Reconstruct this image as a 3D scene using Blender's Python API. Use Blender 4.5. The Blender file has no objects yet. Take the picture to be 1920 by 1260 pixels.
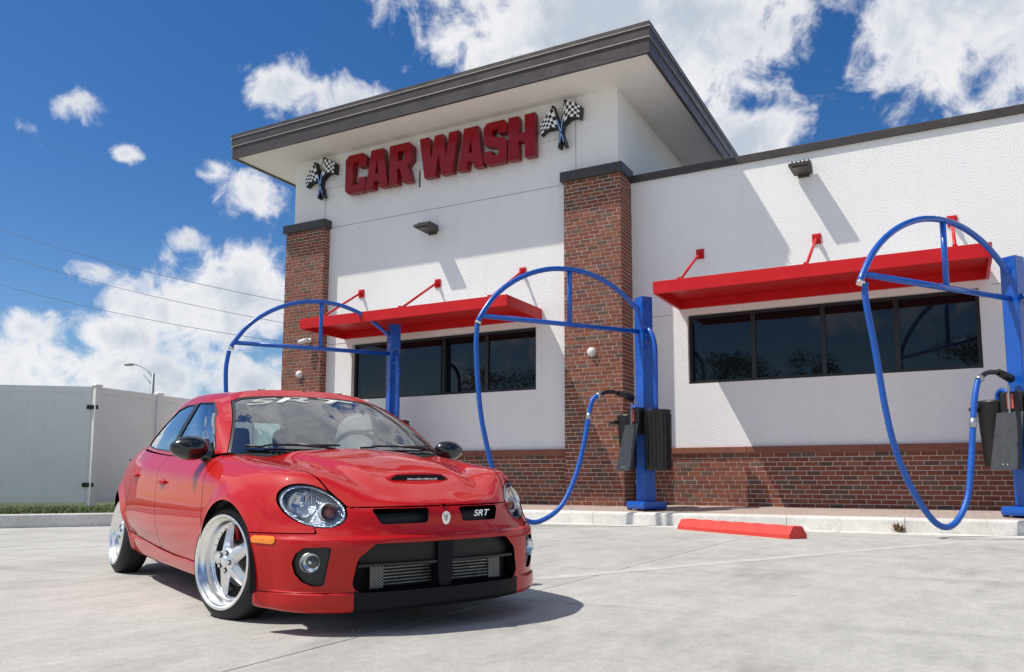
import bpy, bmesh, math, random
import numpy as np
from mathutils import Vector, Matrix, Euler

random.seed(7)
rng = np.random.default_rng(11)
scene = bpy.context.scene
COL = scene.collection

# ------------------------------------------------------------------ camera
CAM_H = 0.70
cam_d = bpy.data.cameras.new('camera')
cam = bpy.data.objects.new('camera', cam_d)
COL.objects.link(cam)
scene.camera = cam
YAW, PITCH, ROLL = 0.494464, 0.116701, -0.002791
cam_d.sensor_width = 36.0
cam_d.lens = 1528.0 / 1920.0 * 36.0
cam_d.shift_y = (724.87 - 630.0) / 1920.0
cam_d.clip_start = 0.05
cam_d.clip_end = 3000
cam.matrix_world = (Matrix.Translation((0, 0, CAM_H)) @ Matrix.Rotation(YAW, 4, 'Z')
                    @ Matrix.Rotation(math.pi / 2 + PITCH, 4, 'X') @ Matrix.Rotation(-ROLL, 4, 'Z'))

# ------------------------------------------------------------------ sun, sky, exposure
SUN_TO = Vector((-0.495, -0.361, 1.0)).normalized()      # towards the sun
sun_el = math.asin(SUN_TO.z)
sun_az = math.atan2(SUN_TO.x, SUN_TO.y)
sd = bpy.data.lights.new('sun', 'SUN')
sd.energy = 3.7
sd.angle = math.radians(0.53)
sd.color = (1.0, 0.955, 0.88)
sun = bpy.data.objects.new('sun', sd)
sun.rotation_euler = SUN_TO.to_track_quat('Z', 'Y').to_euler()
sun.location = (-20, -15, 40)
COL.objects.link(sun)

scene.view_settings.view_transform = 'Standard'
scene.view_settings.look = 'None'
scene.view_settings.gamma = 1
scene.view_settings.exposure = 0.32
scene.cycles.max_bounces = 8
scene.cycles.use_denoising = True
scene.cycles.sample_clamp_indirect = 6

world = bpy.data.worlds.new('World')
scene.world = world
world.use_nodes = True
wn, wl = world.node_tree.nodes, world.node_tree.links
wn.clear()


def cam_dir(px, py):
    """direction in the world of a point of the sky seen at this place of the photograph"""
    v = Vector(((px - 960) / 1528.0, -(py - 724.87) / 1528.0, -1.0))
    return (cam.matrix_world.to_3x3() @ v).normalized()


def build_world():
    out = wn.new('ShaderNodeOutputWorld')
    sky = wn.new('ShaderNodeTexSky')
    sky.sky_type = 'NISHITA'
    sky.sun_disc = False
    sky.sun_elevation = sun_el
    sky.sun_rotation = sun_az
    sky.altitude = 0
    sky.air_density = 1.0
    sky.dust_density = 0.4
    sky.ozone_density = 3.0
    bg = wn.new('ShaderNodeBackground')
    bg.inputs['Strength'].default_value = SKY_STRENGTH
    geo = wn.new('ShaderNodeTexCoord')

    def M(op, a, b=None, c=None, clamp=False):
        n = wn.new('ShaderNodeMath'); n.operation = op; n.use_clamp = clamp
        for i, v in enumerate((a, b, c)):
            if v is None: continue
            if isinstance(v, (int, float)): n.inputs[i].default_value = v
            else: wl.new(v, n.inputs[i])
        return n.outputs[0]

    def VM(op, a, b):
        n = wn.new('ShaderNodeVectorMath'); n.operation = op
        for i, v in enumerate((a, b)):
            if v is None: continue
            if isinstance(v, (tuple, list, Vector)): n.inputs[i].default_value = tuple(v)
            else: wl.new(v, n.inputs[i])
        return n

    d = VM('NORMALIZE', geo.outputs['Generated'], None).outputs[0]

    def noise(scale, detail, rough, vec, dist=0.0, lac=2.0):
        n = wn.new('ShaderNodeTexNoise')
        n.inputs['Scale'].default_value = scale; n.inputs['Detail'].default_value = detail
        n.inputs['Roughness'].default_value = rough; n.inputs['Distortion'].default_value = dist
        n.inputs['Lacunarity'].default_value = lac
        wl.new(vec, n.inputs['Vector'])
        return n.outputs[0]

    n1 = noise(8.0, 8, 0.60, d, 0.1)
    n2 = noise(24.0, 7, 0.62, d, 0.5)
    # cumulus clusters: place in the sky, angular radius, squash of the height
    blobs = []
    SQ = (1.0, 1.0, 1.45)
    dq = VM('MULTIPLY', d, SQ).outputs[0]
    for px, py, r, pk in CLOUDS:
        c = cam_dir(px, py)
        ds = VM('DISTANCE', dq, (c.x * SQ[0], c.y * SQ[1], c.z * SQ[2])).outputs['Value']
        blobs.append(M('MULTIPLY_ADD', ds, -1528.0 / r, pk))
    acc = blobs[0]
    for b in blobs[1:]:
        n = wn.new('ShaderNodeMath'); n.operation = 'SMOOTH_MAX'
        wl.new(acc, n.inputs[0]); wl.new(b, n.inputs[1]); n.inputs[2].default_value = 0.25
        acc = n.outputs[0]
    acc = M('MAXIMUM', M('MINIMUM', M('MULTIPLY', acc, 1.5), 1.35), -1.2)
    # the rest of the sky: scattered fair-weather clouds of the same kind
    fwd = cam_dir(960, 560)
    dt = VM('DOT_PRODUCT', d, tuple(fwd)).outputs['Value']
    out_view = M('MULTIPLY_ADD', dt, -7.0, 5.6, clamp=True)
    gen = M('MULTIPLY_ADD', noise(2.2, 4, 0.5, VM('ADD', d, GEN_OFF).outputs[0]), 7.0, -3.2)
    gen = M('ADD', gen, M('MULTIPLY', M('SUBTRACT', 1.0, out_view), -6.0))
    acc = M('MAXIMUM', acc, gen)
    dens = M('ADD', acc, M('MULTIPLY_ADD', n1, 3.0, -1.55))
    dens = M('ADD', dens, M('MULTIPLY_ADD', n2, 2.3, -1.2))
    mr = wn.new('ShaderNodeMapRange'); mr.interpolation_type = 'SMOOTHSTEP'
    mr.inputs['From Min'].default_value = 0.0; mr.inputs['From Max'].default_value = 0.8
    wl.new(dens, mr.inputs['Value'])
    mask = mr.outputs[0]
    sep = wn.new('ShaderNodeSeparateXYZ'); wl.new(d, sep.inputs[0])
    # cloud tone: thick middles greyer, thin edges white
    thick = wn.new('ShaderNodeMapRange'); thick.interpolation_type = 'SMOOTHSTEP'
    thick.inputs['From Min'].default_value = 0.3; thick.inputs['From Max'].default_value = 1.8
    wl.new(M('ADD', dens, M('MULTIPLY_ADD', noise(11.0, 5, 0.55, d), 2.6, -1.3)), thick.inputs['Value'])
    cc = wn.new('ShaderNodeMix'); cc.data_type = 'RGBA'
    cc.inputs['A'].default_value = (CLOUD_L * 1.0, CLOUD_L * 1.0, CLOUD_L * 1.02, 1)
    cc.inputs['B'].default_value = (CLOUD_L * .60, CLOUD_L * .67, CLOUD_L * .77, 1)
    wl.new(thick.outputs[0], cc.inputs['Factor'])
    # blue of the clear sky, a little more saturated as the photograph's
    hsv = wn.new('ShaderNodeHueSaturation')
    hsv.inputs['Saturation'].default_value = 1.34
    hsv.inputs['Hue'].default_value = 0.508
    hsv.inputs['Value'].default_value = .86
    wl.new(sky.outputs[0], hsv.inputs['Color'])
    mx = wn.new('ShaderNodeMix'); mx.data_type = 'RGBA'
    wl.new(M('MULTIPLY', mask, 0.97), mx.inputs['Factor'])
    wl.new(hsv.outputs[0], mx.inputs['A']); wl.new(cc.outputs['Result'], mx.inputs['B'])
    wl.new(mx.outputs['Result'], bg.inputs['Color'])
    wl.new(bg.outputs[0], out.inputs['Surface'])


SKY_STRENGTH = 0.10
GEN_OFF = (5.3, 1.7, 2.4)
CLOUD_L = 7.2
#          px    py   radius  weight
CLOUDS = [(915, 105, 105, 1), (1070, 50, 240, 1.15), (1280, 50, 215, 1.2), (1420, 80, 130, .9),
          (1700, 40, 120, .9), (1840, 40, 205, 1.15), (1900, 140, 110, .8), (1400, 270, 95, 1),
          (530, 165, 95, .9), (650, 190, 95, .9),
          (480, 370, 100, .72), (410, 320, 70, .5), (145, 195, 90, .45), (50, 240, 80, .25),
          (228, 287, 50, .42), (350, 450, 62, .62), (185, 515, 62, .6),
          (330, 570, 135, 1), (450, 560, 140, 1), (240, 630, 80, .9),
          (50, 615, 85, .7), (40, 720, 150, .95), (260, 735, 160, .95), (460, 720, 130, .9),
          (-160, 700, 180, 1), (2050, 60, 220, 1), (960, -120, 260, 1), (1720, -170, 230, 1),
          (640, -420, 300, 1.1), (1250, -440, 320, 1.1), (120, -330, 190, .9), (900, -900, 420, 1.1), (300, -800, 300, 1)]  # unseen clouds above the view, added for the windscreen to mirror
build_world()

# ------------------------------------------------------------------ materials
def new_mat(name):
    m = bpy.data.materials.new(name); m.use_nodes = True
    n = m.node_tree.nodes; l = m.node_tree.links
    return m, n, l, n['Principled BSDF']


def pbr(name, col, rough=0.5, metal=0.0, coat=0.0, spec=0.5, var=0.0, vscale=8.0, bump=0.0, bscale=60.0, rvar=0.0, coat_rough=0.03):
    """plain surface with fine procedural variation of tone, gloss and relief"""
    m, n, l, b = new_mat(name)
    b.inputs['Base Color'].default_value = (*col, 1)
    b.inputs['Roughness'].default_value = rough
    b.inputs['Metallic'].default_value = metal
    b.inputs['Coat Weight'].default_value = coat
    b.inputs['Coat Roughness'].default_value = coat_rough
    b.inputs['Specular IOR Level'].default_value = spec
    tc = n.new('ShaderNodeTexCoord')
    if var or rvar:
        ns = n.new('ShaderNodeTexNoise'); ns.inputs['Scale'].default_value = vscale; ns.inputs['Detail'].default_value = 6
        ns.inputs['Roughness'].default_value = 0.65
        l.new(tc.outputs['Object'], ns.inputs['Vector'])
        if var:
            mr = n.new('ShaderNodeMapRange'); mr.inputs['From Min'].default_value = .3; mr.inputs['From Max'].default_value = .7
            mr.inputs['To Min'].default_value = 1 - var; mr.inputs['To Max'].default_value = 1 + var
            l.new(ns.outputs[0], mr.inputs['Value'])
            mx = n.new('ShaderNodeVectorMath'); mx.operation = 'SCALE'; mx.inputs[0].default_value = col
            l.new(mr.outputs[0], mx.inputs['Scale']); l.new(mx.outputs[0], b.inputs['Base Color'])
        if rvar:
            mr = n.new('ShaderNodeMapRange'); mr.inputs['From Min'].default_value = .3; mr.inputs['From Max'].default_value = .7
            mr.inputs['To Min'].default_value = max(0.02, rough - rvar); mr.inputs['To Max'].default_value = rough + rvar
            l.new(ns.outputs[0], mr.inputs['Value']); l.new(mr.outputs[0], b.inputs['Roughness'])
    if bump:
        nb = n.new('ShaderNodeTexNoise'); nb.inputs['Scale'].default_value = bscale; nb.inputs['Detail'].default_value = 5
        nb.inputs['Roughness'].default_value = 0.7
        l.new(tc.outputs['Object'], nb.inputs['Vector'])
        bp = n.new('ShaderNodeBump'); bp.inputs['Strength'].default_value = 1.0; bp.inputs['Distance'].default_value = bump
        l.new(nb.outputs[0], bp.inputs['Height']); l.new(bp.outputs[0], b.inputs['Normal'])
    return m


def ramp(n, l, src, stops):
    r = n.new('ShaderNodeValToRGB')
    e = r.color_ramp.elements
    while len(e) < len(stops): e.new(0.5)
    for i, (p, c) in enumerate(stops):
        e[i].position = p; e[i].color = (*c, 1)
    l.new(src, r.inputs[0])
    return r.outputs[0]


def mat_stucco():
    m, n, l, b = new_mat('stucco_paint')
    tc = n.new('ShaderNodeTexCoord')
    big = n.new('ShaderNodeTexNoise'); big.inputs['Scale'].default_value = .5; big.inputs['Detail'].default_value = 6
    l.new(tc.outputs['Object'], big.inputs['Vector'])
    c = ramp(n, l, big.outputs[0], [(.3, (.835, .825, .80)), (.7, (.875, .87, .85))])
    # rain streaks: noise drawn out vertically
    mp = n.new('ShaderNodeMapping'); mp.inputs['Scale'].default_value = (3.0, 3.0, .18)
    l.new(tc.outputs['Object'], mp.inputs['Vector'])
    st = n.new('ShaderNodeTexNoise'); st.inputs['Scale'].default_value = 1.6; st.inputs['Detail'].default_value = 6
    l.new(mp.outputs[0], st.inputs['Vector'])
    sm = n.new('ShaderNodeMapRange'); sm.inputs['From Min'].default_value = .45; sm.inputs['From Max'].default_value = .75
    sm.inputs['To Min'].default_value = 1.0; sm.inputs['To Max'].default_value = .965
    l.new(st.outputs[0], sm.inputs['Value'])
    vm = n.new('ShaderNodeVectorMath'); vm.operation = 'SCALE'
    l.new(c, vm.inputs[0]); l.new(sm.outputs[0], vm.inputs['Scale'])
    l.new(vm.outputs[0], b.inputs['Base Color'])
    b.inputs['Roughness'].default_value = .85
    b.inputs['Specular IOR Level'].default_value = .25
    v = n.new('ShaderNodeTexNoise'); v.inputs['Scale'].default_value = 42; v.inputs['Detail'].default_value = 4; v.inputs['Roughness'].default_value = .6
    l.new(tc.outputs['Object'], v.inputs['Vector'])
    bp = n.new('ShaderNodeBump'); bp.inputs['Strength'].default_value = 1; bp.inputs['Distance'].default_value = .012
    l.new(v.outputs[0], bp.inputs['Height']); l.new(bp.outputs[0], b.inputs['Normal'])
    return m


def mat_brick():
    m, n, l, b = new_mat('brick_clay')
    g = n.new('ShaderNodeNewGeometry'); oi = n.new('ShaderNodeObjectInfo'); tc = n.new('ShaderNodeTexCoord')
    ad = n.new('ShaderNodeMath'); ad.operation = 'ADD'
    l.new(g.outputs['Random Per Island'], ad.inputs[0]); l.new(oi.outputs['Random'], ad.inputs[1])
    fr = n.new('ShaderNodeMath'); fr.operation = 'FRACT'; l.new(ad.outputs[0], fr.inputs[0])
    c = ramp(n, l, fr.outputs[0], [(0.0, (.205, .058, .030)), (.22, (.250, .082, .042)), (.42, (.165, .045, .026)), (.62, (.225, .068, .036)),
                                   (.74, (.105, .056, .038)), (.84, (.145, .088, .060)), (.92, (.255, .098, .056)), (1.0, (.12, .038, .024))])
    ns = n.new('ShaderNodeTexNoise'); ns.inputs['Scale'].default_value = 40; ns.inputs['Detail'].default_value = 5
    geo2 = g.outputs['Position']
    l.new(geo2, ns.inputs['Vector'])
    mr = n.new('ShaderNodeMapRange'); mr.inputs['From Min'].default_value = .3; mr.inputs['From Max'].default_value = .7
    mr.inputs['To Min'].default_value = .75; mr.inputs['To Max'].default_value = 1.25
    l.new(ns.outputs[0], mr.inputs['Value'])
    sc = n.new('ShaderNodeVectorMath'); sc.operation = 'SCALE'
    l.new(c, sc.inputs[0]); l.new(mr.outputs[0], sc.inputs['Scale']); l.new(sc.outputs[0], b.inputs['Base Color'])
    b.inputs['Roughness'].default_value = .85
    bp = n.new('ShaderNodeBump'); bp.inputs['Distance'].default_value = .004; bp.inputs['Strength'].default_value = .8
    l.new(ns.outputs[0], bp.inputs['Height']); l.new(bp.outputs[0], b.inputs['Normal'])
    return m


def mat_concrete(name, dark=1.0, stains=True):
    m, n, l, b = new_mat(name)
    g = n.new('ShaderNodeNewGeometry')
    P = g.outputs['Position']

    def noi(scale, detail, rough=.6, mp=None):
        t = n.new('ShaderNodeTexNoise'); t.inputs['Scale'].default_value = scale; t.inputs['Detail'].default_value = detail; t.inputs['Roughness'].default_value = rough
        if mp:
            q = n.new('ShaderNodeMapping'); q.inputs['Scale'].default_value = mp; q.inputs['Rotation'].default_value = (0, 0, .5)
            l.new(P, q.inputs['Vector']); l.new(q.outputs[0], t.inputs['Vector'])
        else: l.new(P, t.inputs['Vector'])
        return t.outputs[0]
    oi = n.new('ShaderNodeObjectInfo')
    base = ramp(n, l, noi(.55, 9, .68), [(.30, (.405 * dark, .392 * dark, .358 * dark)), (.5, (.465 * dark, .452 * dark, .415 * dark)), (.72, (.505 * dark, .492 * dark, .455 * dark))])

    def mul(a, v0, v1, f0, f1, src):
        mr = n.new('ShaderNodeMapRange'); mr.inputs['From Min'].default_value = f0; mr.inputs['From Max'].default_value = f1
        mr.inputs['To Min'].default_value = v0; mr.inputs['To Max'].default_value = v1
        l.new(src, mr.inputs['Value'])
        s = n.new('ShaderNodeVectorMath'); s.operation = 'SCALE'
        l.new(a, s.inputs[0]); l.new(mr.outputs[0], s.inputs['Scale'])
        return s.outputs[0]
    c = base
    c = mul(c, .965, 1.035, 0, 1, oi.outputs['Random'])
    c = mul(c, .82, 1.14, .3, .7, noi(55, 6, .8))               # grain
    c = mul(c, .88, 1.10, .32, .68, noi(17, 8, .8))
    c = mul(c, .84, 1.12, .3, .7, noi(5, 8, .74, (1.0, .35, 1)))    # broom and tyre direction
    if stains:
        # dark worn patches and small spots
        mr = n.new('ShaderNodeMapRange'); mr.inputs['From Min'].default_value = .53; mr.inputs['From Max'].default_value = .70
        mr.inputs['To Min'].default_value = 1.0; mr.inputs['To Max'].default_value = .74
        l.new(noi(.85, 8, .72, (1.0, .45, 1)), mr.inputs['Value'])
        s = n.new('ShaderNodeVectorMath'); s.operation = 'SCALE'; l.new(c, s.inputs[0]); l.new(mr.outputs[0], s.inputs['Scale']); c = s.outputs[0]
        v = n.new('ShaderNodeTexVoronoi'); v.inputs['Scale'].default_value = 1.7; v.inputs['Randomness'].default_value = 1
        l.new(P, v.inputs['Vector'])
        c = mul(c, .35, 1.0, .018, .035, v.outputs['Distance'])
        v2 = n.new('ShaderNodeTexVoronoi'); v2.inputs['Scale'].default_value = 5.3
        l.new(P, v2.inputs['Vector'])
        c = mul(c, .62, 1.0, .03, .06, v2.outputs['Distance'])
        # hairline cracks, only in places
        wv = n.new('ShaderNodeTexVoronoi'); wv.feature = 'DISTANCE_TO_EDGE'; wv.inputs['Scale'].default_value = .33
        dn = n.new('ShaderNodeTexNoise'); dn.inputs['Scale'].default_value = 1.5; dn.inputs['Detail'].default_value = 6
        l.new(P, dn.inputs['Vector'])
        va = n.new('ShaderNodeVectorMath'); va.operation = 'MULTIPLY_ADD'; va.inputs[1].default_value = (.5, .5, 0)
        l.new(dn.outputs['Color'], va.inputs[0]); l.new(P, va.inputs[2]); l.new(va.outputs[0], wv.inputs['Vector'])
        c = mul(c, .88, 1.0, .0004, .0016, wv.outputs['Distance'])
        # tyre tracks: long soft streaks along the driving lane
        c = mul(c, 1.0, .83, .55, .72, noi(1.3, 5, .55, (.18, 1.6, 1)))
    l.new(c, b.inputs['Base Color'])
    b.inputs['Roughness'].default_value = .82
    b.inputs['Specular IOR Level'].default_value = .3
    bp = n.new('ShaderNodeBump'); bp.inputs['Distance'].default_value = .004; bp.inputs['Strength'].default_value = .7
    l.new(noi(90, 7, .75), bp.inputs['Height']); l.new(bp.outputs[0], b.inputs['Normal'])
    return m


def mat_pavers():
    m, n, l, b = new_mat('brick_pavers')
    g = n.new('ShaderNodeNewGeometry')
    bt = n.new('ShaderNodeTexBrick')
    bt.inputs['Scale'].default_value = 1.0
    bt.inputs['Brick Width'].default_value = .24; bt.inputs['Row Height'].default_value = .12; bt.inputs['Mortar Size'].default_value = .008
    bt.inputs['Color1'].default_value = (.40, .30, .26, 1); bt.inputs['Color2'].default_value = (.47, .38, .33, 1); bt.inputs['Mortar'].default_value = (.30, .27, .24, 1)
    l.new(g.outputs['Position'], bt.inputs['Vector'])
    l.new(bt.outputs['Color'], b.inputs['Base Color'])
    b.inputs['Roughness'].default_value = .85
    bp = n.new('ShaderNodeBump'); bp.inputs['Distance'].default_value = .01
    iv = n.new('ShaderNodeMath'); iv.operation = 'SUBTRACT'; iv.inputs[0].default_value = 1; l.new(bt.outputs['Fac'], iv.inputs[1])
    l.new(iv.outputs[0], bp.inputs['Height']); l.new(bp.outputs[0], b.inputs['Normal'])
    return m


def mat_glass(name, tint=(.9, .95, .93), rough=0.0, alpha=0.25):
    """thin pane: clear part plus mirror part, no refraction"""
    m, n, l, b = new_mat(name)
    n.remove(b)
    out = n['Material Output']
    tr = n.new('ShaderNodeBsdfTransparent'); tr.inputs[0].default_value = (*tint, 1)
    gl = n.new('ShaderNodeBsdfGlossy'); gl.inputs['Roughness'].default_value = rough
    gl.inputs['Color'].default_value = (1, 1, 1, 1)
    lw = n.new('ShaderNodeLayerWeight'); lw.inputs['Blend'].default_value = .5
    pw = n.new('ShaderNodeMath'); pw.operation = 'POWER'; pw.inputs[1].default_value = 4.2
    l.new(lw.outputs['Facing'], pw.inputs[0])
    mu = n.new('ShaderNodeMath'); mu.operation = 'MULTIPLY_ADD'; mu.use_clamp = True
    mu.inputs[1].default_value = 1.0; mu.inputs[2].default_value = alpha + .07
    l.new(pw.outputs[0], mu.inputs[0])
    mx = n.new('ShaderNodeMixShader')
    l.new(mu.outputs[0], mx.inputs[0]); l.new(tr.outputs[0], mx.inputs[1]); l.new(gl.outputs[0], mx.inputs[2])
    l.new(mx.outputs[0], out.inputs['Surface'])
    return m


def mat_checker():
    m, n, l, b = new_mat('chequered_print')
    at = n.new('ShaderNodeAttribute'); at.attribute_name = 'chk'
    ck = n.new('ShaderNodeTexChecker'); ck.inputs['Scale'].default_value = 1.0
    ck.inputs['Color1'].default_value = (.85, .85, .83, 1); ck.inputs['Color2'].default_value = (.012, .012, .014, 1)
    l.new(at.outputs['Vector'], ck.inputs['Vector']); l.new(ck.outputs['Color'], b.inputs['Base Color'])
    b.inputs['Roughness'].default_value = .35
    return m


def mat_mesh(name, size, wire, hole, rough=.5, metal=0.0):
    """expanded metal mesh with diamond holes"""
    m, n, l, b = new_mat(name)
    g = n.new('ShaderNodeTexCoord')
    sx = n.new('ShaderNodeSeparateXYZ'); l.new(g.outputs['Object'], sx.inputs[0])

    def MM(op, a, bb):
        q = n.new('ShaderNodeMath'); q.operation = op
        for i, v in enumerate((a, bb)):
            if isinstance(v, (int, float)): q.inputs[i].default_value = v
            else: l.new(v, q.inputs[i])
        return q.outputs[0]
    u = MM('DIVIDE', sx.outputs[1], size); v = MM('DIVIDE', sx.outputs[2], size * .62)
    a = MM('PINGPONG', MM('ADD', u, v), .5); c = MM('PINGPONG', MM('SUBTRACT', u, v), .5)
    k = MM('LESS_THAN', MM('MINIMUM', a, c), .11)
    mx = n.new('ShaderNodeMix'); mx.data_type = 'RGBA'
    mx.inputs['A'].default_value = (*hole, 1); mx.inputs['B'].default_value = (*wire, 1)
    l.new(k, mx.inputs['Factor']); l.new(mx.outputs['Result'], b.inputs['Base Color'])
    b.inputs['Roughness'].default_value = rough; b.inputs['Metallic'].default_value = metal
    bp = n.new('ShaderNodeBump'); bp.inputs['Distance'].default_value = .006
    l.new(k, bp.inputs['Height']); l.new(bp.outputs[0], b.inputs['Normal'])
    return m


def mat_paint_red_car():
    m, n, l, b = new_mat('red_car_paint')
    tc = n.new('ShaderNodeTexCoord')
    b.inputs['Base Color'].default_value = (.47, .0042, .0030, 1)
    b.inputs['Roughness'].default_value = .45
    b.inputs['Metallic'].default_value = .0
    b.inputs['Coat Weight'].default_value = .78
    b.inputs['Coat Roughness'].default_value = .012
    b.inputs['Coat IOR'].default_value = 1.45
    b.inputs['Specular IOR Level'].default_value = .12
    ns = n.new('ShaderNodeTexNoise'); ns.inputs['Scale'].default_value = 7; ns.inputs['Detail'].default_value = 2
    l.new(tc.outputs['Object'], ns.inputs['Vector'])
    bp = n.new('ShaderNodeBump'); bp.inputs['Distance'].default_value = .0012; bp.inputs['Strength'].default_value = .35
    l.new(ns.outputs[0], bp.inputs['Height']); l.new(bp.outputs[0], b.inputs['Coat Normal'])
    return m


M = {}
M['stucco'] = mat_stucco()
M['brick'] = mat_brick()
M['mortar'] = pbr('mortar', (.62, .53, .46), .9, var=.12, vscale=30, bump=.003, bscale=120)
M['cap_stone'] = pbr('brick_red_sill_stone', (.235, .085, .052), .8, var=.15, vscale=6, bump=.003, bscale=90)
M['bronze'] = pbr('dark_bronze_metal', (.050, .040, .035), .42, metal=.0, spec=.5, var=.12, vscale=3, rvar=.08)
M['bronze_light'] = pbr('bronze_fascia_metal', (.060, .047, .041), .38, metal=.15, var=.10, vscale=2.5, rvar=.08)
M['drip'] = pbr('drip_edge_gleam', (.55, .47, .40), .3, metal=.7)  # sun gleam along the fascia edges, put into a lighter colour
M['soffit'] = pbr('soffit_paint', (.86, .83, .78), .75, var=.03, vscale=1.2)
M['red_metal'] = pbr('red_awning_paint', (.58, .013, .016), .42, spec=.25, var=.06, vscale=3, rvar=.08)
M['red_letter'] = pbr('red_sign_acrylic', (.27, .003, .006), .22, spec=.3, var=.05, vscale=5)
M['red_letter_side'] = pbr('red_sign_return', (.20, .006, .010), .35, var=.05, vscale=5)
M['red_stop'] = pbr('red_kerb_paint', (.66, .050, .035), .62, var=.14, vscale=14, bump=.004, bscale=70)
M['blue'] = pbr('blue_powder_coat', (.004, .088, .43), .28, spec=.5, coat=.3, var=.10, vscale=4, rvar=.08)
M['blue_hose'] = pbr('blue_hose_rubber', (.008, .10, .45), .42, var=.12, vscale=18, bump=.002, bscale=90)
M['black_plastic'] = pbr('black_plastic', (.008, .008, .009), .42, var=.25, vscale=9, rvar=.1)
M['black_ribbed'] = pbr('black_ribbed_plastic', (.009, .009, .010), .36, var=.25, vscale=9, rvar=.1)
M['grey_board'] = pbr('dark_grey_board', (.036, .040, .047), .5, var=.18, vscale=10, rvar=.1)
M['chrome'] = pbr('chrome', (.80, .80, .80), .08, metal=1.0, var=.05, vscale=20)
M['steel'] = pbr('grey_steel', (.42, .43, .44), .35, metal=.8, var=.1, vscale=12)
M['bounce_grey'] = pbr('neutral_bounce_grey', (.38, .37, .36), .55, metal=.0, var=.15, vscale=4)  # neutral grey for the added sheet that tames the awning's red bounce
M['frame'] = pbr('black_window_frame', (.013, .012, .012), .35, var=.15, vscale=6)
M['white_plastic'] = pbr('white_plastic', (.72, .71, .68), .4, var=.05, vscale=8)
M['sticker_red'] = pbr('sticker_print', (.55, .10, .08), .5, var=.5, vscale=60)
M['vinyl'] = pbr('white_vinyl_fence', (.80, .79, .76), .45, var=.04, vscale=1.6, rvar=.06)
M['concrete'] = mat_concrete('parking_concrete')
M['concrete_far'] = mat_concrete('far_concrete', .95, stains=False)
M['kerb'] = mat_concrete('kerb_concrete', 1.5, stains=False)
M['joint'] = pbr('dark_joint', (.12, .11, .10), .9)
M['stripe'] = pbr('worn_white_stripe_paint', (.50, .49, .465), .75, var=.16, vscale=5, bump=.002, bscale=80)
M['pavers'] = mat_pavers()
M['grass'] = pbr('grass_blades', (.085, .13, .025), .6, var=.5, vscale=1.4)
M['soil'] = pbr('grass_soil', (.06, .075, .022), .9, var=.4, vscale=3)
M['pole'] = pbr('weathered_pole_metal', (.22, .24, .25), .5, metal=.4, var=.1, vscale=2)
M['wire'] = pbr('black_cable', (.03, .035, .04), .6)
M['leaf_dry'] = pbr('dry_leaf', (.22, .13, .06), .8, var=.3, vscale=20)
M['paint'] = mat_paint_red_car()
M['tyre'] = pbr('tyre_rubber', (.009, .009, .010), .62, var=.25, vscale=30, bump=.002, bscale=140)
M['alloy'] = pbr('machined_silver_alloy', (.80, .80, .79), .36, metal=.9, var=.05, vscale=14, rvar=.08)
M['polished'] = pbr('polished_wheel_lip', (.88, .88, .87), .24, metal=1.0, rvar=.07, vscale=10)
M['trim'] = pbr('black_car_trim', (.012, .012, .013), .4, var=.2, vscale=20)
M['lip'] = pbr('satin_black_lip', (.004, .005, .008), .5, spec=.2, var=.25, vscale=14, rvar=.1)
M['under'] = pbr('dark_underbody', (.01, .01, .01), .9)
M['mirror_black'] = pbr('glossy_black_mirror', (.008, .008, .009), .18, coat=.6)
M['interior'] = pbr('grey_interior', (.10, .105, .11), .7, var=.2, vscale=12)
M['interior_dark'] = pbr('charcoal_interior', (.022, .023, .026), .65, var=.2, vscale=12)
M['seat'] = pbr('seat_fabric', (.11, .115, .125), .85, var=.2, vscale=40)
M['amber'] = pbr('amber_lens', (.85, .23, .01), .15, coat=.5, var=.12, vscale=60)
M['bulb_amber'] = pbr('amber_bulb', (.40, .10, .03), .2, coat=.5)
M['silver_paint'] = pbr('silver_intercooler', (.24, .24, .23), .45, metal=.6, var=.6, vscale=24)
M['white_letter'] = pbr('white_vinyl_letter', (.80, .80, .78), .5)
M['windscreen'] = mat_glass('windscreen_glass', (.82, .88, .86), alpha=.13)
M['side_glass'] = mat_glass('side_window_glass', (.46, .53, .53), alpha=.26)
M['lamp_silver'] = pbr('faceted_lamp_silver', (.55, .60, .68), .20, metal=.95, var=.5, vscale=45, bump=.01, bscale=55)
M['lens'] = mat_glass('headlight_lens', (.93, .95, .96), alpha=.0)
M['checker'] = mat_checker()
M['grille_mesh'] = mat_mesh('black_grille_mesh', .022, (.009, .009, .010), (.003, .003, .003))
M['cooler_mesh'] = mat_mesh('silver_grille_mesh', .020, (.36, .36, .34), (.02, .02, .02), .4, .5)


def mat_window():
    m, n, l, b = new_mat('dark_window_glass')
    b.inputs['Base Color'].default_value = (.006, .008, .010, 1)
    b.inputs['Roughness'].default_value = .015
    b.inputs['Specular IOR Level'].default_value = .5
    tc = n.new('ShaderNodeTexCoord'); ns = n.new('ShaderNodeTexNoise'); ns.inputs['Scale'].default_value = 1.2; ns.inputs['Detail'].default_value = 1
    l.new(tc.outputs['Object'], ns.inputs['Vector'])
    bp = n.new('ShaderNodeBump'); bp.inputs['Distance'].default_value = .004; bp.inputs['Strength'].default_value = .3
    l.new(ns.outputs[0], bp.inputs['Height']); l.new(bp.outputs[0], b.inputs['Normal'])
    return m


M['window'] = mat_window()


# ------------------------------------------------------------------ mesh helpers
def link(o, parent=None):
    COL.objects.link(o)
    if parent is not None:
        o.parent = parent
    return o


def tag(o, label=None, cat=None, group=None, kind=None):
    if label: o['label'] = label
    if cat: o['category'] = cat
    if group: o['group'] = group
    if kind: o['kind'] = kind
    return o


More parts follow.
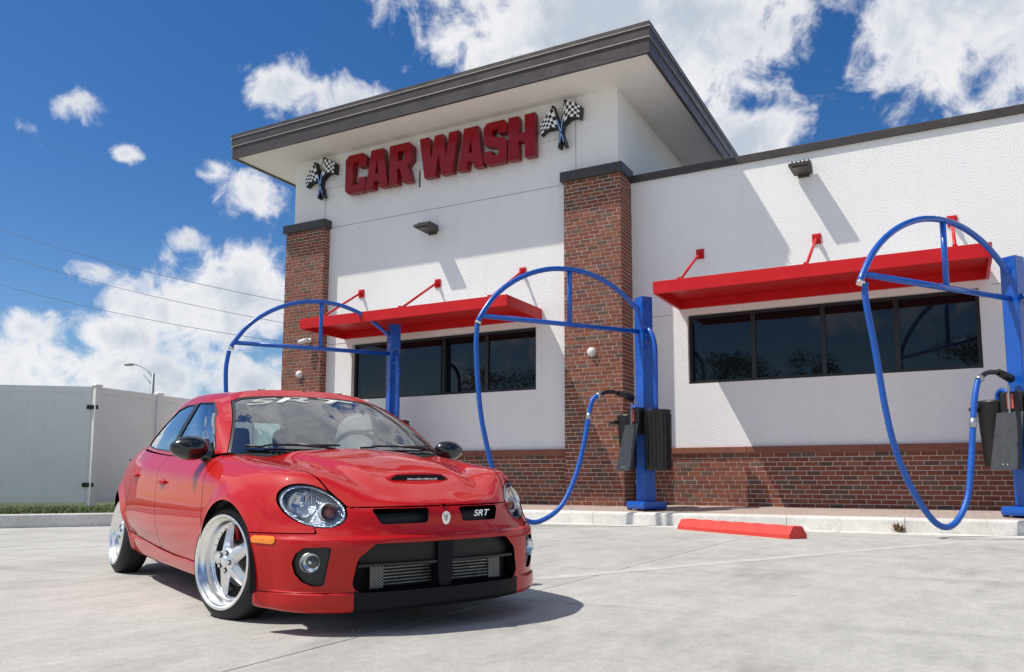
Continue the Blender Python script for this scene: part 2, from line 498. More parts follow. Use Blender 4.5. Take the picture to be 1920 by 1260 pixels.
def empty(name, loc=(0, 0, 0), rz=0.0, **kw):
    o = bpy.data.objects.new(name, None)
    o.location = loc; o.rotation_euler = (0, 0, rz)
    o.empty_display_size = .2
    link(o)
    return tag(o, **kw)


class MB:
    """collects shapes and becomes ONE mesh object"""
    def __init__(self):
        self.v = []; self.f = []; self.s = []

    def add(self, vs, fs, smooth=False):
        k = len(self.v)
        self.v += [tuple(map(float, p)) for p in vs]
        self.f += [tuple(i + k for i in f) for f in fs]
        self.s += [smooth] * len(fs)
        return self

    def box(self, x0, x1, y0, y1, z0, z1):
        vs = [(x0, y0, z0), (x1, y0, z0), (x1, y1, z0), (x0, y1, z0), (x0, y0, z1), (x1, y0, z1), (x1, y1, z1), (x0, y1, z1)]
        return self.add(vs, [(0, 3, 2, 1), (4, 5, 6, 7), (0, 1, 5, 4), (1, 2, 6, 5), (2, 3, 7, 6), (3, 0, 4, 7)])

    def cbox(self, x0, x1, y0, y1, z0, z1, c=.01):
        """box with chamfered edges"""
        bm = bmesh.new()
        bmesh.ops.create_cube(bm, size=1)
        for q in bm.verts:
            q.co = Vector((x0 + (q.co.x + .5) * (x1 - x0), y0 + (q.co.y + .5) * (y1 - y0), z0 + (q.co.z + .5) * (z1 - z0)))
        bmesh.ops.bevel(bm, geom=list(bm.edges), offset=c, segments=2, profile=.6, affect='EDGES', clamp_overlap=True)
        self.bm(bm); bm.free()
        return self

    def bm(self, bm, smooth=False):
        bm.verts.index_update()
        return self.add([v.co[:] for v in bm.verts], [[v.index for v in f.verts] for f in bm.faces], smooth)

    def prism(self, pts, y0, y1, axis='y'):
        """polygon (a,b) extruded along an axis"""
        n = len(pts)
        mk = {'y': lambda a, b, t: (a, t, b), 'x': lambda a, b, t: (t, a, b), 'z': lambda a, b, t: (a, b, t)}[axis]
        vs = [mk(a, b, y0) for a, b in pts] + [mk(a, b, y1) for a, b in pts]
        fs = [tuple(range(n)), tuple(reversed(range(n, 2 * n)))] + [(i, i + n, (i + 1) % n + n, (i + 1) % n) for i in range(n)]
        return self.add(vs, fs)

    def tube(self, pts, r, seg=10, caps=True, radii=None, up=None):
        pts = [Vector(p) for p in pts]
        n = len(pts)
        rings = []
        T = []
        for i in range(n):
            a = pts[max(0, i - 1)]; b = pts[min(n - 1, i + 1)]
            T.append((b - a).normalized())
        ref = Vector((0, 0, 1)) if abs(T[0].z) < .9 else Vector((1, 0, 0))
        u = T[0].cross(ref).normalized()
        vs = []
        for i in range(n):
            u = (u - T[i] * u.dot(T[i])).normalized()
            w = T[i].cross(u)
            rr = radii[i] if radii else r
            for k in range(seg):
                a = 2 * math.pi * k / seg
                vs.append(pts[i] + (u * math.cos(a) + w * math.sin(a)) * rr)
        fs = []
        for i in range(n - 1):
            for k in range(seg):
                a = i * seg + k; b = i * seg + (k + 1) % seg
                fs.append((a, b, b + seg, a + seg))
        self.add(vs, fs, True)
        if caps:
            k = len(self.v) - n * seg
            self.f.append(tuple(reversed(range(k, k + seg)))); self.s.append(False)
            self.f.append(tuple(range(k + (n - 1) * seg, k + n * seg))); self.s.append(False)
        return self

    def bar(self, a, b, w, h=None, up=(0, 0, 1)):
        """square bar from a to b"""
        h = h or w
        a = Vector(a); b = Vector(b); t = (b - a).normalized(); up = Vector(up)
        if abs(t.dot(up)) > .98: up = Vector((0, 1, 0))
        u = t.cross(up).normalized() * (w / 2); q = u.cross(t).normalized() * (h / 2)
        vs = [a - u - q, a + u - q, a + u + q, a - u + q, b - u - q, b + u - q, b + u + q, b - u + q]
        return self.add(vs, [(0, 1, 2, 3), (7, 6, 5, 4), (0, 4, 5, 1), (1, 5, 6, 2), (2, 6, 7, 3), (3, 7, 4, 0)])

    def lathe(self, prof, seg=32, axis='z', origin=(0, 0, 0), smooth=True, closed=False):
        """(r, h) profile turned about an axis"""
        n = len(prof); vs = []
        o = Vector(origin)
        for k in range(seg):
            a = 2 * math.pi * k / seg; c, s = math.cos(a), math.sin(a)
            for r, h in prof:
                p = {'z': (r * c, r * s, h), 'y': (r * c, h, r * s), 'x': (h, r * c, r * s)}[axis]
                vs.append(o + Vector(p))
        fs = []
        for k in range(seg):
            k2 = (k + 1) % seg
            for i in range(n - (0 if closed else 1)):
                j = (i + 1) % n
                fs.append((k * n + i, k2 * n + i, k2 * n + j, k * n + j))
        return self.add(vs, fs, smooth)

    def sphere(self, c, r, seg=16, rings=10):
        if isinstance(r, (int, float)): r = (r, r, r)
        vs = []; fs = []
        for i in range(rings + 1):
            t = math.pi * i / rings
            for k in range(seg):
                a = 2 * math.pi * k / seg
                vs.append((c[0] + r[0] * math.sin(t) * math.cos(a), c[1] + r[1] * math.sin(t) * math.sin(a), c[2] + r[2] * math.cos(t)))
        for i in range(rings):
            for k in range(seg):
                k2 = (k + 1) % seg
                fs.append((i * seg + k, (i + 1) * seg + k, (i + 1) * seg + k2, i * seg + k2))
        return self.add(vs, fs, True)

    def build(self, name, mat, parent=None, fix=True, **kw):
        me = bpy.data.meshes.new(name)
        me.from_pydata(self.v, [], self.f)
        me.polygons.foreach_set('use_smooth', self.s)
        if fix:
            bm = bmesh.new(); bm.from_mesh(me)
            bmesh.ops.remove_doubles(bm, verts=bm.verts, dist=1e-6)
            bmesh.ops.recalc_face_normals(bm, faces=bm.faces)
            bm.to_mesh(me); bm.free()
        me.materials.append(M[mat] if isinstance(mat, str) else mat)
        o = bpy.data.objects.new(name, me)
        link(o, parent)
        return tag(o, **kw)


def copy_tree(o, parent=None):
    c = o.copy(); COL.objects.link(c)
    if parent is not None: c.parent = parent
    for ch in o.children: copy_tree(ch, c)
    return c


def smooth_path(pts, n=8):
    """Catmull-Rom through 3-D points"""
    P = [Vector(p) for p in pts]
    P = [P[0] * 2 - P[1]] + P + [P[-1] * 2 - P[-2]]
    out = []
    for i in range(1, len(P) - 2):
        p0, p1, p2, p3 = P[i - 1:i + 3]
        for k in range(n):
            t = k / n
            out.append(0.5 * ((2 * p1) + (p2 - p0) * t + (2 * p0 - 5 * p1 + 4 * p2 - p3) * t * t + (3 * p1 - p0 - 3 * p2 + p3) * t ** 3))
    out.append(P[-2])
    return out

# ------------------------------------------------------------------ ground
YW, YT, YP, YF = 15.026, 14.631, 14.429, 13.522     # right wall, tower wall, pier face, fascia face
YK, ZK, ZB = 13.138, 0.199, 0.285                   # kerb line, kerb top, foot of the brickwork
XT0, XT1 = -14.0, -5.52                             # tower wall
XP0, XP1 = -6.61, -5.396                            # middle pier
XQ0, XQ1 = -14.063, -12.85                          # left pier

g = MB(); g.add([(-700, -700, -.03), (700, -700, -.03), (700, 900, -.03), (-700, 900, -.03)], [(0, 1, 2, 3)])
ground = g.build('ground', 'concrete_far', kind='structure')
lot = MB().add([(-23.5, -14.5, -.014), (13.8, -14.5, -.014), (13.8, 13.2, -.014), (-23.5, 13.2, -.014)], [(0, 1, 2, 3)]).build('parking_lot', 'joint', kind='structure')
xs = [-2.42 + 4.62 * k for k in range(-4, 4)]
ys = [-14.0, -9.4, -4.78, -.2, 4.43, 9.02, 12.62]
xs = [-23.0] + xs + [13.5]
for i in range(len(xs) - 1):
    for j in range(len(ys) - 1):
        a = .0035
        s = MB()
        s.cbox(xs[i] + a, xs[i + 1] - a, ys[j] + a, ys[j + 1] - a, -.013, 0.0, .004)
        s.build('concrete_slab', 'concrete', lot)
for i in range(len(xs) - 1):                         # gutter strip along the kerb
    MB().cbox(xs[i] + .9, xs[i + 1] + .9 - .012, 12.632, 13.134, -.013, -.001, .004).build('gutter_slab', 'kerb', lot)

# stall stripe, worn
def strip(pts, w, z, name, mat, parent=None, **kw):
    m = MB()
    P = [Vector(p).to_2d() for p in pts]
    vs = []
    for i, q in enumerate(P):
        t = (P[min(i + 1, len(P) - 1)] - P[max(i - 1, 0)]).normalized(); nrm = Vector((-t.y, t.x)) * w / 2
        jt = 1 + .10 * math.sin(i * 2.3)
        vs += [(q.x - nrm.x * jt, q.y - nrm.y * jt, z), (q.x + nrm.x * jt, q.y + nrm.y * jt, z)]
    m.add(vs, [(2 * i, 2 * i + 2, 2 * i + 3, 2 * i + 1) for i in range(len(P) - 1)])
    return m.build(name, mat, parent, **kw)
def lerp_pts(a, b, n): return [(a[0] + (b[0] - a[0]) * k / n, a[1] + (b[1] - a[1]) * k / n, 0) for k in range(n + 1)]
strip(lerp_pts((-2.72, 5.42), (.62, 12.60), 24), .15, .0015, 'stall_stripe', 'stripe', kind='structure')
strip(lerp_pts((2.98, 5.42), (6.3, 12.60), 24), .15, .0015, 'stall_stripe', 'stripe', kind='structure')
strip(lerp_pts((-10.2, 1.5), (-5.2, 12.5), 24), .15, .0015, 'stall_stripe', 'stripe', kind='structure')

# kerb and sidewalk along the building
kx = [-15.2, -11.9, -8.7, -5.5, -2.3, -0.655, 2.3, 5.5, 8.7, 12.0]
kerb = empty('kerb', (0, YK, 0), kind='structure')
for i in range(len(kx) - 1):
    m = MB()
    x0, x1 = kx[i] + .004, kx[i + 1] - .004
    prof = [(.0, -.02), (.018, ZK - .035), (.03, ZK - .012), (.05, ZK), (.17, ZK + .006), (.17, -.02)]
    m.prism(prof, x0, x1, 'x')
    m.build('kerb_stone', 'kerb', kerb)
MB().add([(-15.2, YK + .17, ZK + .004), (12, YK + .17, ZK + .004), (12, YW + .3, ZB + .014), (-15.2, YW + .3, ZB + .014)], [(0, 1, 2, 3)]).build('sidewalk', 'pavers', kind='structure')

# grassed island at the left with its own kerb
isl = [(-21.5, -6.4), (-16.0, 1.8), (-12.45, 7.18), (-11.50, 8.62), (-11.45, 9.2), (-11.9, 9.8), (-13.2, 11.4), (-15.1, 13.0), (-15.1, 20), (-34, 20), (-34, -6.4)]
m = MB()
for i in range(0, 7):
    a = Vector(isl[i]); b = Vector(isl[i + 1]); t = (b - a).normalized(); nn = Vector((-t.y, t.x)) * .16
    m.add([(a.x, a.y, -.02), (b.x, b.y, -.02), (b.x, b.y, .185), (a.x, a.y, .185), (a.x + nn.x * .1, a.y + nn.y * .1, .2), (b.x + nn.x * .1, b.y + nn.y * .1, .2),
           (b.x + nn.x, b.y + nn.y, .2), (a.x + nn.x, a.y + nn.y, .2)], [(0, 1, 2, 3), (3, 2, 5, 4), (4, 5, 6, 7)])
m.build('island_kerb', 'kerb', kind='structure')
cx_, cy_ = -20., 7.
MB().add([(x + (cx_ - x) * .004, y + (cy_ - y) * .004, .193) for x, y in isl], [tuple(range(len(isl)))]).build('grass_bed', 'soil', kind='structure')
gv = []; gf = []
t_ = Vector((.55, .835)).normalized(); nl = Vector((-t_.y, t_.x))
for k in range(26000):
    u = rng.uniform(-6, 3.2); w = .18 + abs(rng.normal(0, 1.7))
    p = Vector((-12.45, 7.18)) + t_ * u + nl * w
    if rng.random() < .25 and w > 1.2: continue
    h = rng.uniform(.02, .065); a = rng.uniform(0, 6.28); lean = rng.uniform(0, .05); wd = rng.uniform(.004, .009)
    ax, ay = math.cos(a), math.sin(a)
    i0 = len(gv)
    gv += [(p.x - ay * wd, p.y + ax * wd, .19), (p.x + ay * wd, p.y - ax * wd, .19), (p.x + ax * lean, p.y + ay * lean, .19 + h)]
    gf.append((i0, i0 + 1, i0 + 2))
MB().add(gv, gf).build('grass', 'grass', fix=False, kind='stuff', label='short sunlit grass along the white fence on the left', cat='grass')

# ------------------------------------------------------------------ building
bld = empty('car_wash_building', (-5, YW, 0), label='white stucco car wash building with brick piers and a brown flat tower roof', cat='building')
BL = Matrix.Translation((5, -YW, 0))
bld_children = []


def bpart(mb, name, mat, parent=None, **kw):
    """part of the building; shapes are given in world coordinates"""
    o = mb.build(name, mat, parent or bld, **kw)
    if parent is None:
        o.matrix_parent_inverse = BL
    return o


def sub(mb, name, mat, parent, **kw):
    o = mb.build(name, mat, parent, **kw)
    return o


def wall_with_hole(x0, x1, z0, z1, y, hole, reveal, thick=.25):
    """front face with one opening, its reveals, top and ends"""
    m = MB()
    hx0, hx1, hz0, hz1 = hole
    xs_ = [x0, hx0, hx1, x1]; zs_ = [z0, hz0, hz1, z1]
    for i in range(3):
        for j in range(3):
            if i == 1 and j == 1: continue
            m.add([(xs_[i], y, zs_[j]), (xs_[i + 1], y, zs_[j]), (xs_[i + 1], y, zs_[j + 1]), (xs_[i], y, zs_[j + 1])], [(0, 1, 2, 3)])
    r = y + reveal
    c = [(hx0, hz0), (hx1, hz0), (hx1, hz1), (hx0, hz1)]
    for i in range(4):
        a, b = c[i], c[(i + 1) % 4]
        m.add([(a[0], y, a[1]), (b[0], y, b[1]), (b[0], r, b[1]), (a[0], r, a[1])], [(3, 2, 1, 0)])
    for xe in (x0, x1):
        m.add([(xe, y, z0), (xe, y + thick, z0), (xe, y + thick, z1), (xe, y, z1)], [(0, 1, 2, 3)])
    m.add([(x0, y, z1), (x1, y, z1), (x1, y + thick, z1), (x0, y + thick, z1)], [(0, 1, 2, 3)])
    return m


ZS = 8.526
ZWC = 1.349                                          # top of the brick water table
WR = (-4.311, .519, 2.549, 3.869)
WT = (-12.094, -7.336, 2.56, 3.86)
bpart(wall_with_hole(XT0, XT1, ZWC - .02, ZS + .05, YT, WT, .12), 'tower_wall', 'stucco', fix=False)
bpart(MB().box(XT1 - .2, XT1 - .002, YT + .251, YT + 7.5, 1.0, ZS + .05), 'tower_side_wall', 'stucco')
bpart(MB().box(XT0 + .002, XT0 + .2, YT + .251, YT + 7.5, ZB, ZS + .05), 'tower_side_wall', 'stucco')
bpart(MB().box(XT0 + .21, XT1 - .21, YT + 7.3, YT + 7.498, ZB, ZS + .05), 'tower_back_wall', 'stucco')
bpart(wall_with_hole(XT1 + .003, 11.8, ZWC - .02, 6.68, YW, WR, .10), 'side_wall', 'stucco', fix=False)
bpart(MB().box(11.55, 11.797, YW + .251, YW + 9, ZB, 6.68), 'end_wall', 'stucco')
bpart(MB().box(XT1 + .01, 11.54, YW + .26, YW + 9, 6.1, 6.2), 'flat_roof', 'bronze')
bpart(MB().box(XT1 + .01, 11.54, YW + 8.7, YW + 8.99, ZB, 6.68), 'back_wall', 'stucco')
# plinth behind the bricks
bpart(MB().box(XT1 + .01, 11.8, YW - .005, YW + .2, ZB - .2, ZWC - .025), 'plinth', 'mortar')
bpart(MB().box(XQ1 - .1, XP0 + .1, YT - .005, YT + .2, ZB - .2, ZWC - .025), 'plinth', 'mortar')

# window units
def window(hole, y, mull, label):
    x0, x1, z0, z1 = hole
    f = MB(); w = .06
    f.box(x0 + .002, x1 - .002, y, y + .07, z1 - w, z1 - .002); f.box(x0 + .002, x1 - .002, y, y + .07, z0 + .002, z0 + w)
    f.box(x0 + .002, x0 + w, y + .001, y + .069, z0 + w, z1 - w); f.box(x1 - w, x1 - .002, y + .001, y + .069, z0 + w, z1 - w)
    fr = bpart(f, 'window_frame', 'frame', label=label)
    for mx_ in mull:
        bpart(MB().box(mx_ - .04, mx_ + .04, y - .004, y + .066, z0 + w, z1 - w), 'mullion', 'frame')
    e = [x0 + w] + [q for mx_ in mull for q in (mx_ - .04, mx_ + .04)] + [x1 - w]
    for i in range(0, len(e), 2):
        bpart(MB().box(e[i], e[i + 1], y + .035, y + .045, z0 + w, z1 - w), 'window_pane', 'window')
window(WR, YW + .085, (-3.11, -1.90, -.72), 'wide black window frame under the right awning')
window(WT, YT + .10, (-10.88, -9.63, -8.55), 'wide black window frame under the left awning')
# dark room behind the glass is not seen through it: back panels
bpart(MB().box(WR[0], WR[1], YW + .17, YW + .19, WR[2], WR[3]), 'window_backing', 'frame')
bpart(MB().box(WT[0], WT[1], YT + .19, YT + .21, WT[2], WT[3]), 'window_backing', 'frame')

# roof of the tower: soffit, stepped fascia, top
X0, X1 = -15.105, -4.457
YB = YT + 8.6
def ring(m, x0, x1, y0, y1, z0, z1, d):
    m.box(x0, x1, y0, y0 + d, z0, z1); m.box(x0, x1, y1 - d, y1, z0, z1)
    m.box(x0, x0 + d, y0 + d, y1 - d, z0, z1); m.box(x1 - d, x1, y0 + d, y1 - d, z0, z1)
    return m
bpart(MB().box(X0 + .035, X1 - .035, YF + .035, YB - .035, ZS + .02, ZS + .10), 'soffit', 'soffit')
bpart(ring(MB(), X0 + .03, X1 - .03, YF + .03, YB - .03, ZS, ZS + .273, .02), 'fascia_band', 'bronze_light')
bpart(ring(MB(), X0 + .012, X1 - .012, YF + .012, YB - .012, ZS + .279, ZS + .478, .02), 'fascia_band', 'bronze_light')
bpart(ring(MB(), X0, X1, YF, YB, ZS + .486, ZS + .574, .03), 'fascia_coping', 'bronze')
bpart(ring(MB(), X0 + .004, X1 - .004, YF + .004, YB - .004, ZS + .268, ZS + .284, .05), 'drip_edge', 'drip')
bpart(ring(MB(), X0 - .008, X1 + .008, YF - .008, YB + .008, ZS + .474, ZS + .489, .05), 'drip_edge', 'drip')
bpart(ring(MB(), X0 + .026, X1 - .026, YF + .026, YB - .026, ZS - .022, ZS + .012, .06), 'fascia_foot', 'bronze')
bpart(MB().box(X0 + .04, X1 - .04, YF + .04, YB - .04, ZS + .50, ZS + .54), 'tower_roof', 'bronze')
# coping of the right wall
m = MB()
for i in range(6):
    a = XT1 + .004 + i * 2.89
    bpart(MB().prism([(YW - .05, 6.662), (YW - .05, 6.80), (YW - .02, 6.818), (YW + .3, 6.80), (YW + .3, 6.662)], a, a + 2.884, 'x'), 'coping', 'bronze')
# control joints of the stucco
def joint(x0, x1, z0, z1, y): bpart(MB().box(x0, x1, y - .003, y + .02, z0, z1), 'stucco_joint', 'joint')
joint(XQ1 + .03, XP0 - .03, 6.735, 6.743, YT)
joint(-13.03, -13.022, 6.95, ZS, YT); joint(-6.43, -6.422, 6.95, ZS, YT)
joint(XP1, -4.6, 3.896, 3.904, YW); joint(.70, 8, 3.896, 3.904, YW)
joint(XQ1 + .03, WT[0] - .2, 3.896, 3.904, YT); joint(WT[1] + .1, XP0, 3.896, 3.904, YT)
# water table cap
for a in range(8):
    x = XP1 + .003 + a * 2.14
    bpart(MB().cbox(x, x + 2.135, YW - .075, YW + .05, 1.234, ZWC, .012), 'water_table_cap', 'cap_stone')
for a in range(3):
    x = XQ1 + .003 + a * 2.079
    bpart(MB().cbox(x, x + 2.074, YT - .075, YT + .05, 1.234, ZWC, .012), 'water_table_cap', 'cap_stone')

# bricks: running courses with a third-length step; front faces proud of the mortar
CH, BLn, JT = .0776, .2335, .0112
OFF = (0.0, .5, .17, .67, .33, .83)


def brick_rows(u0, u1, z0, z1, phase=0):
    out = []
    n = int(round((z1 - z0) / CH)); ch = (z1 - z0) / n
    for r in range(n):
        o = OFF[(r + phase) % 6] * BLn
        x = u0 - o
        while x < u1 - .01:
            a = max(x, u0); b = min(x + BLn - JT, u1)
            if b - a > .03: out.append((a, b, z0 + r * ch + JT / 2, z0 + (r + 1) * ch - JT / 2))
            x += BLn
    return out


def brick_verts(a, b, z0, z1, y, axis, d=.03, e=.004):
    """face at y looking to -Y (axis 'y') or at x=y looking to +X (axis 'x')"""
    if axis == 'y':
        P = lambda u, w, z: (u, y + w, z)
    else:
        P = lambda u, w, z: (y - w, u, z)
    vs = [P(a + e, 0, z0 + e), P(b - e, 0, z0 + e), P(b - e, 0, z1 - e), P(a + e, 0, z1 - e),
          P(a, e, z0), P(b, e, z0), P(b, e, z1), P(a, e, z1), P(a, d, z0), P(b, d, z0), P(b, d, z1), P(a, d, z1)]
    fs = [(0, 1, 2, 3)] + [(i, i + 4, (i + 1) % 4 + 4, (i + 1) % 4) for i in range(4)] + [(i + 4, i + 8, (i + 1) % 4 + 8, (i + 1) % 4 + 4) for i in range(4)]
    return vs, fs


def brick_mass(lists, name, parent, label):
    m = MB()
    for rows, y, axis in lists:
        for (a, b, z0, z1) in rows:
            dy = rng.normal(0, .0012)
            m.add(*brick_verts(a, b, z0, z1, y + (dy if axis == 'y' else -dy), axis))
    return bpart(m, name, 'brick', fix=True, kind='stuff', label=label)


base_rows = brick_rows(XP1 + .002, 11.7, ZB - .02, 1.230)
near = sorted([r for r in base_rows if -4.95 < r[0] and r[1] < 1.25], key=lambda r: (r[0] + r[1]) / 2, reverse=True)[:300]
nset = set(near)
bw = bpart(MB().box(XP1 + .01, 11.7, YW - .0235, YW - .006, ZB - .02, 1.23), 'brick_base', 'mortar', label='low brick base course below the right window')
proto_me = None
for (a, b, z0, z1) in near:
    if proto_me is None:
        m = MB(); m.add(*brick_verts(-.5, .5, -.5, .5, 0, 'y', .03, .0)); 
        vs, fs = brick_verts(-.1115, .1115, -.0336, .0336, 0, 'y')
        pm = MB().add(vs, fs); po = pm.build('brick', 'brick', bw); proto_me = po.data
        o = po
    else:
        o = bpy.data.objects.new('brick', proto_me); link(o, bw)
    o.location = ((a + b) / 2, YW - .030 + rng.normal(0, .0012), (z0 + z1) / 2)
    o.scale = ((b - a) / .223, 1, (z1 - z0) / .0672)
brick_mass([([r for r in base_rows if r not in nset], YW - .030, 'y')], 'brick_courses', bld, None)
brick_mass([(brick_rows(XQ1 + .01, XP0 - .005, ZB - .02, 1.230, 2), YT - .030, 'y')], 'brick_courses', bld, None)
bpart(MB().box(XQ1, XP0, YT - .0235, YT - .006, ZB - .02, 1.23), 'mortar_bed', 'mortar')
# piers
def pier(x0, x1, yb, label):
    zt = 6.70
    bpart(MB().box(x0 + .0065, x1 - .0065, YP + .0065, yb, ZB - .05, zt), 'pier_core', 'mortar')
    fr = brick_rows(x0, x1 - .004, ZB - .02, zt, 1)
    sd_ = brick_rows(YP + .006, yb, ZB - .02, zt, 4)
    brick_mass([(fr, YP, 'y'), (sd_, x1, 'x')], 'brick_pier', bld, label)
    # left return, seen only from the side
    m = MB()
    for (a, b, z0, z1) in sd_:
        vs, fs = brick_verts(a, b, z0, z1, x1, 'x')
        m.add([(x0 + x1 - v[0], v[1], v[2]) for v in vs], [tuple(reversed(f)) for f in fs])
    bpart(m, 'pier_return', 'brick', kind='stuff')
    bpart(MB().cbox(x0 - .065, x1 + .045, YP - .055, yb + .02, zt + .004, 6.905, .01), 'pier_cap', 'bronze')
pier(XP0, XP1, YW - .004, 'brick pier between the two awnings')
pier(XQ0, XQ1, YT - .004, 'brick pier at the left end of the tower')
bpart(MB().box(XT0 + .003, XQ1, YT + .0, YT + .2, ZB - .05, ZWC), 'pier_foot', 'mortar')

# ------------------------------------------------------------------ awnings
def awning(x0, x1, y0, yw, brackets, label):
    r = empty('window_awning', ((x0 + x1) / 2, yw, 4.0), label=label, cat='awning', group='red window awnings')
    inv = r.matrix_world.inverted() if False else Matrix.Translation((-(x0 + x1) / 2, -yw, -4.0))
    def P(mb, name, mat='red_metal'):
        o = mb.build(name, mat, r); o.matrix_parent_inverse = inv; return o
    z0, z1 = 3.985, 4.205
    P(MB().cbox(x0, x1, y0, y0 + .05, z0, z1, .006), 'front_fascia')
    for xa, xb in ((x0 + .001, x0 + .05), (x1 - .05, x1 - .001)):
        P(MB().cbox(xa, xb, y0 + .051, yw - .004, z0 + .001, z1 - .001, .006), 'side_fascia')
    P(MB().box(x0 + .051, x1 - .051, y0 + .051, yw - .004, z1 - .05, z1 - .03), 'deck')
    P(MB().box(x0 + .051, x1 - .051, yw - .06, yw - .005, z0 + .002, z1 - .055), 'wall_rail')
    P(MB().box(x0 + .051, x1 - .051, y0 + .051, yw - .004, z1 - .028, z1 - .018), 'neutral_bounce_sheet', 'bounce_grey')  # unseen sheet, added so the sunlit deck throws no red on the wall
    for bx in brackets:
        P(MB().cbox(bx - .075, bx + .075, yw - .022, yw - .002, 4.93, 5.12, .004), 'wall_plate')
        P(MB().cbox(bx - .02, bx + .02, yw - .11, yw - .022, 4.96, 5.06, .005), 'plate_lug')
        P(MB().tube([(bx, yw - .08, 5.01), (bx, y0 + .16, z1 + .02)], .026, 12), 'tie_rod')
        P(MB().cbox(bx - .035, bx + .035, y0 + .08, y0 + .24, z1 - .01, z1 + .05, .005), 'rod_shoe')
        for dx in (-.05, .05):
            for dz in (-.06, .06):
                P(MB().lathe([(0, 0), (.014, 0), (.014, .012), (0, .012)], 8, 'y', (bx + dx, yw - .036, 5.025 + dz)), 'bolt')
    return r
awning(-4.475, .672, 13.50, YW, (-4.03, -1.93, .2), 'long red metal awning over the right window, near the rightmost blue arch')
awning(-12.33, -7.20, 13.14, YT, (-11.85, -9.74, -7.64), 'red metal awning over the tower window under the CAR WASH sign')

# ------------------------------------------------------------------ sign
from mathutils.geometry import tessellate_polygon
LET = {
 'C': ([(.16,0),(.84,0),(1,.10),(1,.37),(.65,.37),(.65,.20),(.40,.20),(.36,.23),(.36,.77),(.40,.80),(.65,.80),(.65,.65),(1,.65),(1,.90),(.84,1),(.16,1),(0,.90),(0,.10)], None),
 'A': ([(0,0),(.34,0),(.385,.19),(.615,.19),(.66,0),(1,0),(.76,1),(.24,1)], [(.43,.38),(.57,.38),(.5,.74)]),
 'R': ([(0,0),(.36,0),(.36,.38),(.46,.38),(.63,0),(1,0),(.80,.42),(.96,.50),(1,.57),(1,.90),(.86,1),(0,1)], [(.36,.57),(.60,.57),(.65,.62),(.65,.77),(.60,.82),(.36,.82)]),
 'W': ([(.14,0),(.42,0),(.5,.52),(.58,0),(.86,0),(1,1),(.77,1),(.70,.42),(.60,1),(.40,1),(.30,.42),(.23,1),(0,1)], None),
 'S': ([(.14,0),(.86,0),(1,.1),(1,.50),(.88,.58),(.36,.66),(.36,.81),(.64,.81),(.64,.70),(1,.70),(1,.9),(.86,1),(.14,1),(0,.9),(0,.52),(.12,.44),(.64,.37),(.64,.19),(.36,.19),(.36,.31),(0,.31),(0,.1)], None),
 'H': ([(0,0),(.37,0),(.37,.40),(.63,.40),(.63,0),(1,0),(1,1),(.63,1),(.63,.59),(.37,.59),(.37,1),(0,1)], None)}


def letter_mesh(ch, x0, x1, z0, z1, y0, y1):
    loops = [l for l in LET[ch] if l]
    P3 = [[Vector((x0 + a * (x1 - x0), 0, z0 + b * (z1 - z0))) for a, b in lp] for lp in loops]
    flat = [q for lp in P3 for q in lp]
    tris = tessellate_polygon([[Vector((q.x, q.z, 0)) for q in lp] for lp in P3])
    n = len(flat)
    m = MB()
    vs = [(q.x, y0, q.z) for q in flat] + [(q.x, y1, q.z) for q in flat]
    fs = [tuple(t) for t in tris] + [tuple(i + n for i in t) for t in tris]
    k = 0
    for lp in P3:
        c = len(lp)
        for i in range(c):
            fs.append((k + i, k + (i + 1) % c, k + (i + 1) % c + n, k + i + n))
        k += c
    return m.add(vs, fs)


sg = empty('wall_sign', (-9.8, YT, 7.85), label='big red CAR WASH letters under the tower roof', cat='sign')
SGI = Matrix.Translation((9.8, -YT, -7.85))
for ch, a, b in (('C', -12.23, -11.64), ('A', -11.63, -11.0), ('R', -10.95, -10.34), ('W', -10.12, -9.12), ('A', -9.11, -8.48), ('S', -8.46, -7.91), ('H', -7.86, -7.255)):
    o = letter_mesh(ch, a, b, 7.40, 8.31, YT - .235, YT - .055).build('letter', 'red_letter', sg); o.matrix_parent_inverse = SGI
    o2 = letter_mesh(ch, a - .012, b + .012, 7.388, 8.322, YT - .228, YT - .10).build('letter_trim', 'red_letter_side', o)
o = MB().cbox(-13.0, -6.7, YT - .052, YT - .003, 7.72, 7.90, .005).build('raceway', 'white_plastic', sg); o.matrix_parent_inverse = SGI
o = MB().box(-10.27, -10.25, YT - .03, YT - .004, 7.30, 7.68).build('conduit', 'bronze', sg); o.matrix_parent_inverse = SGI


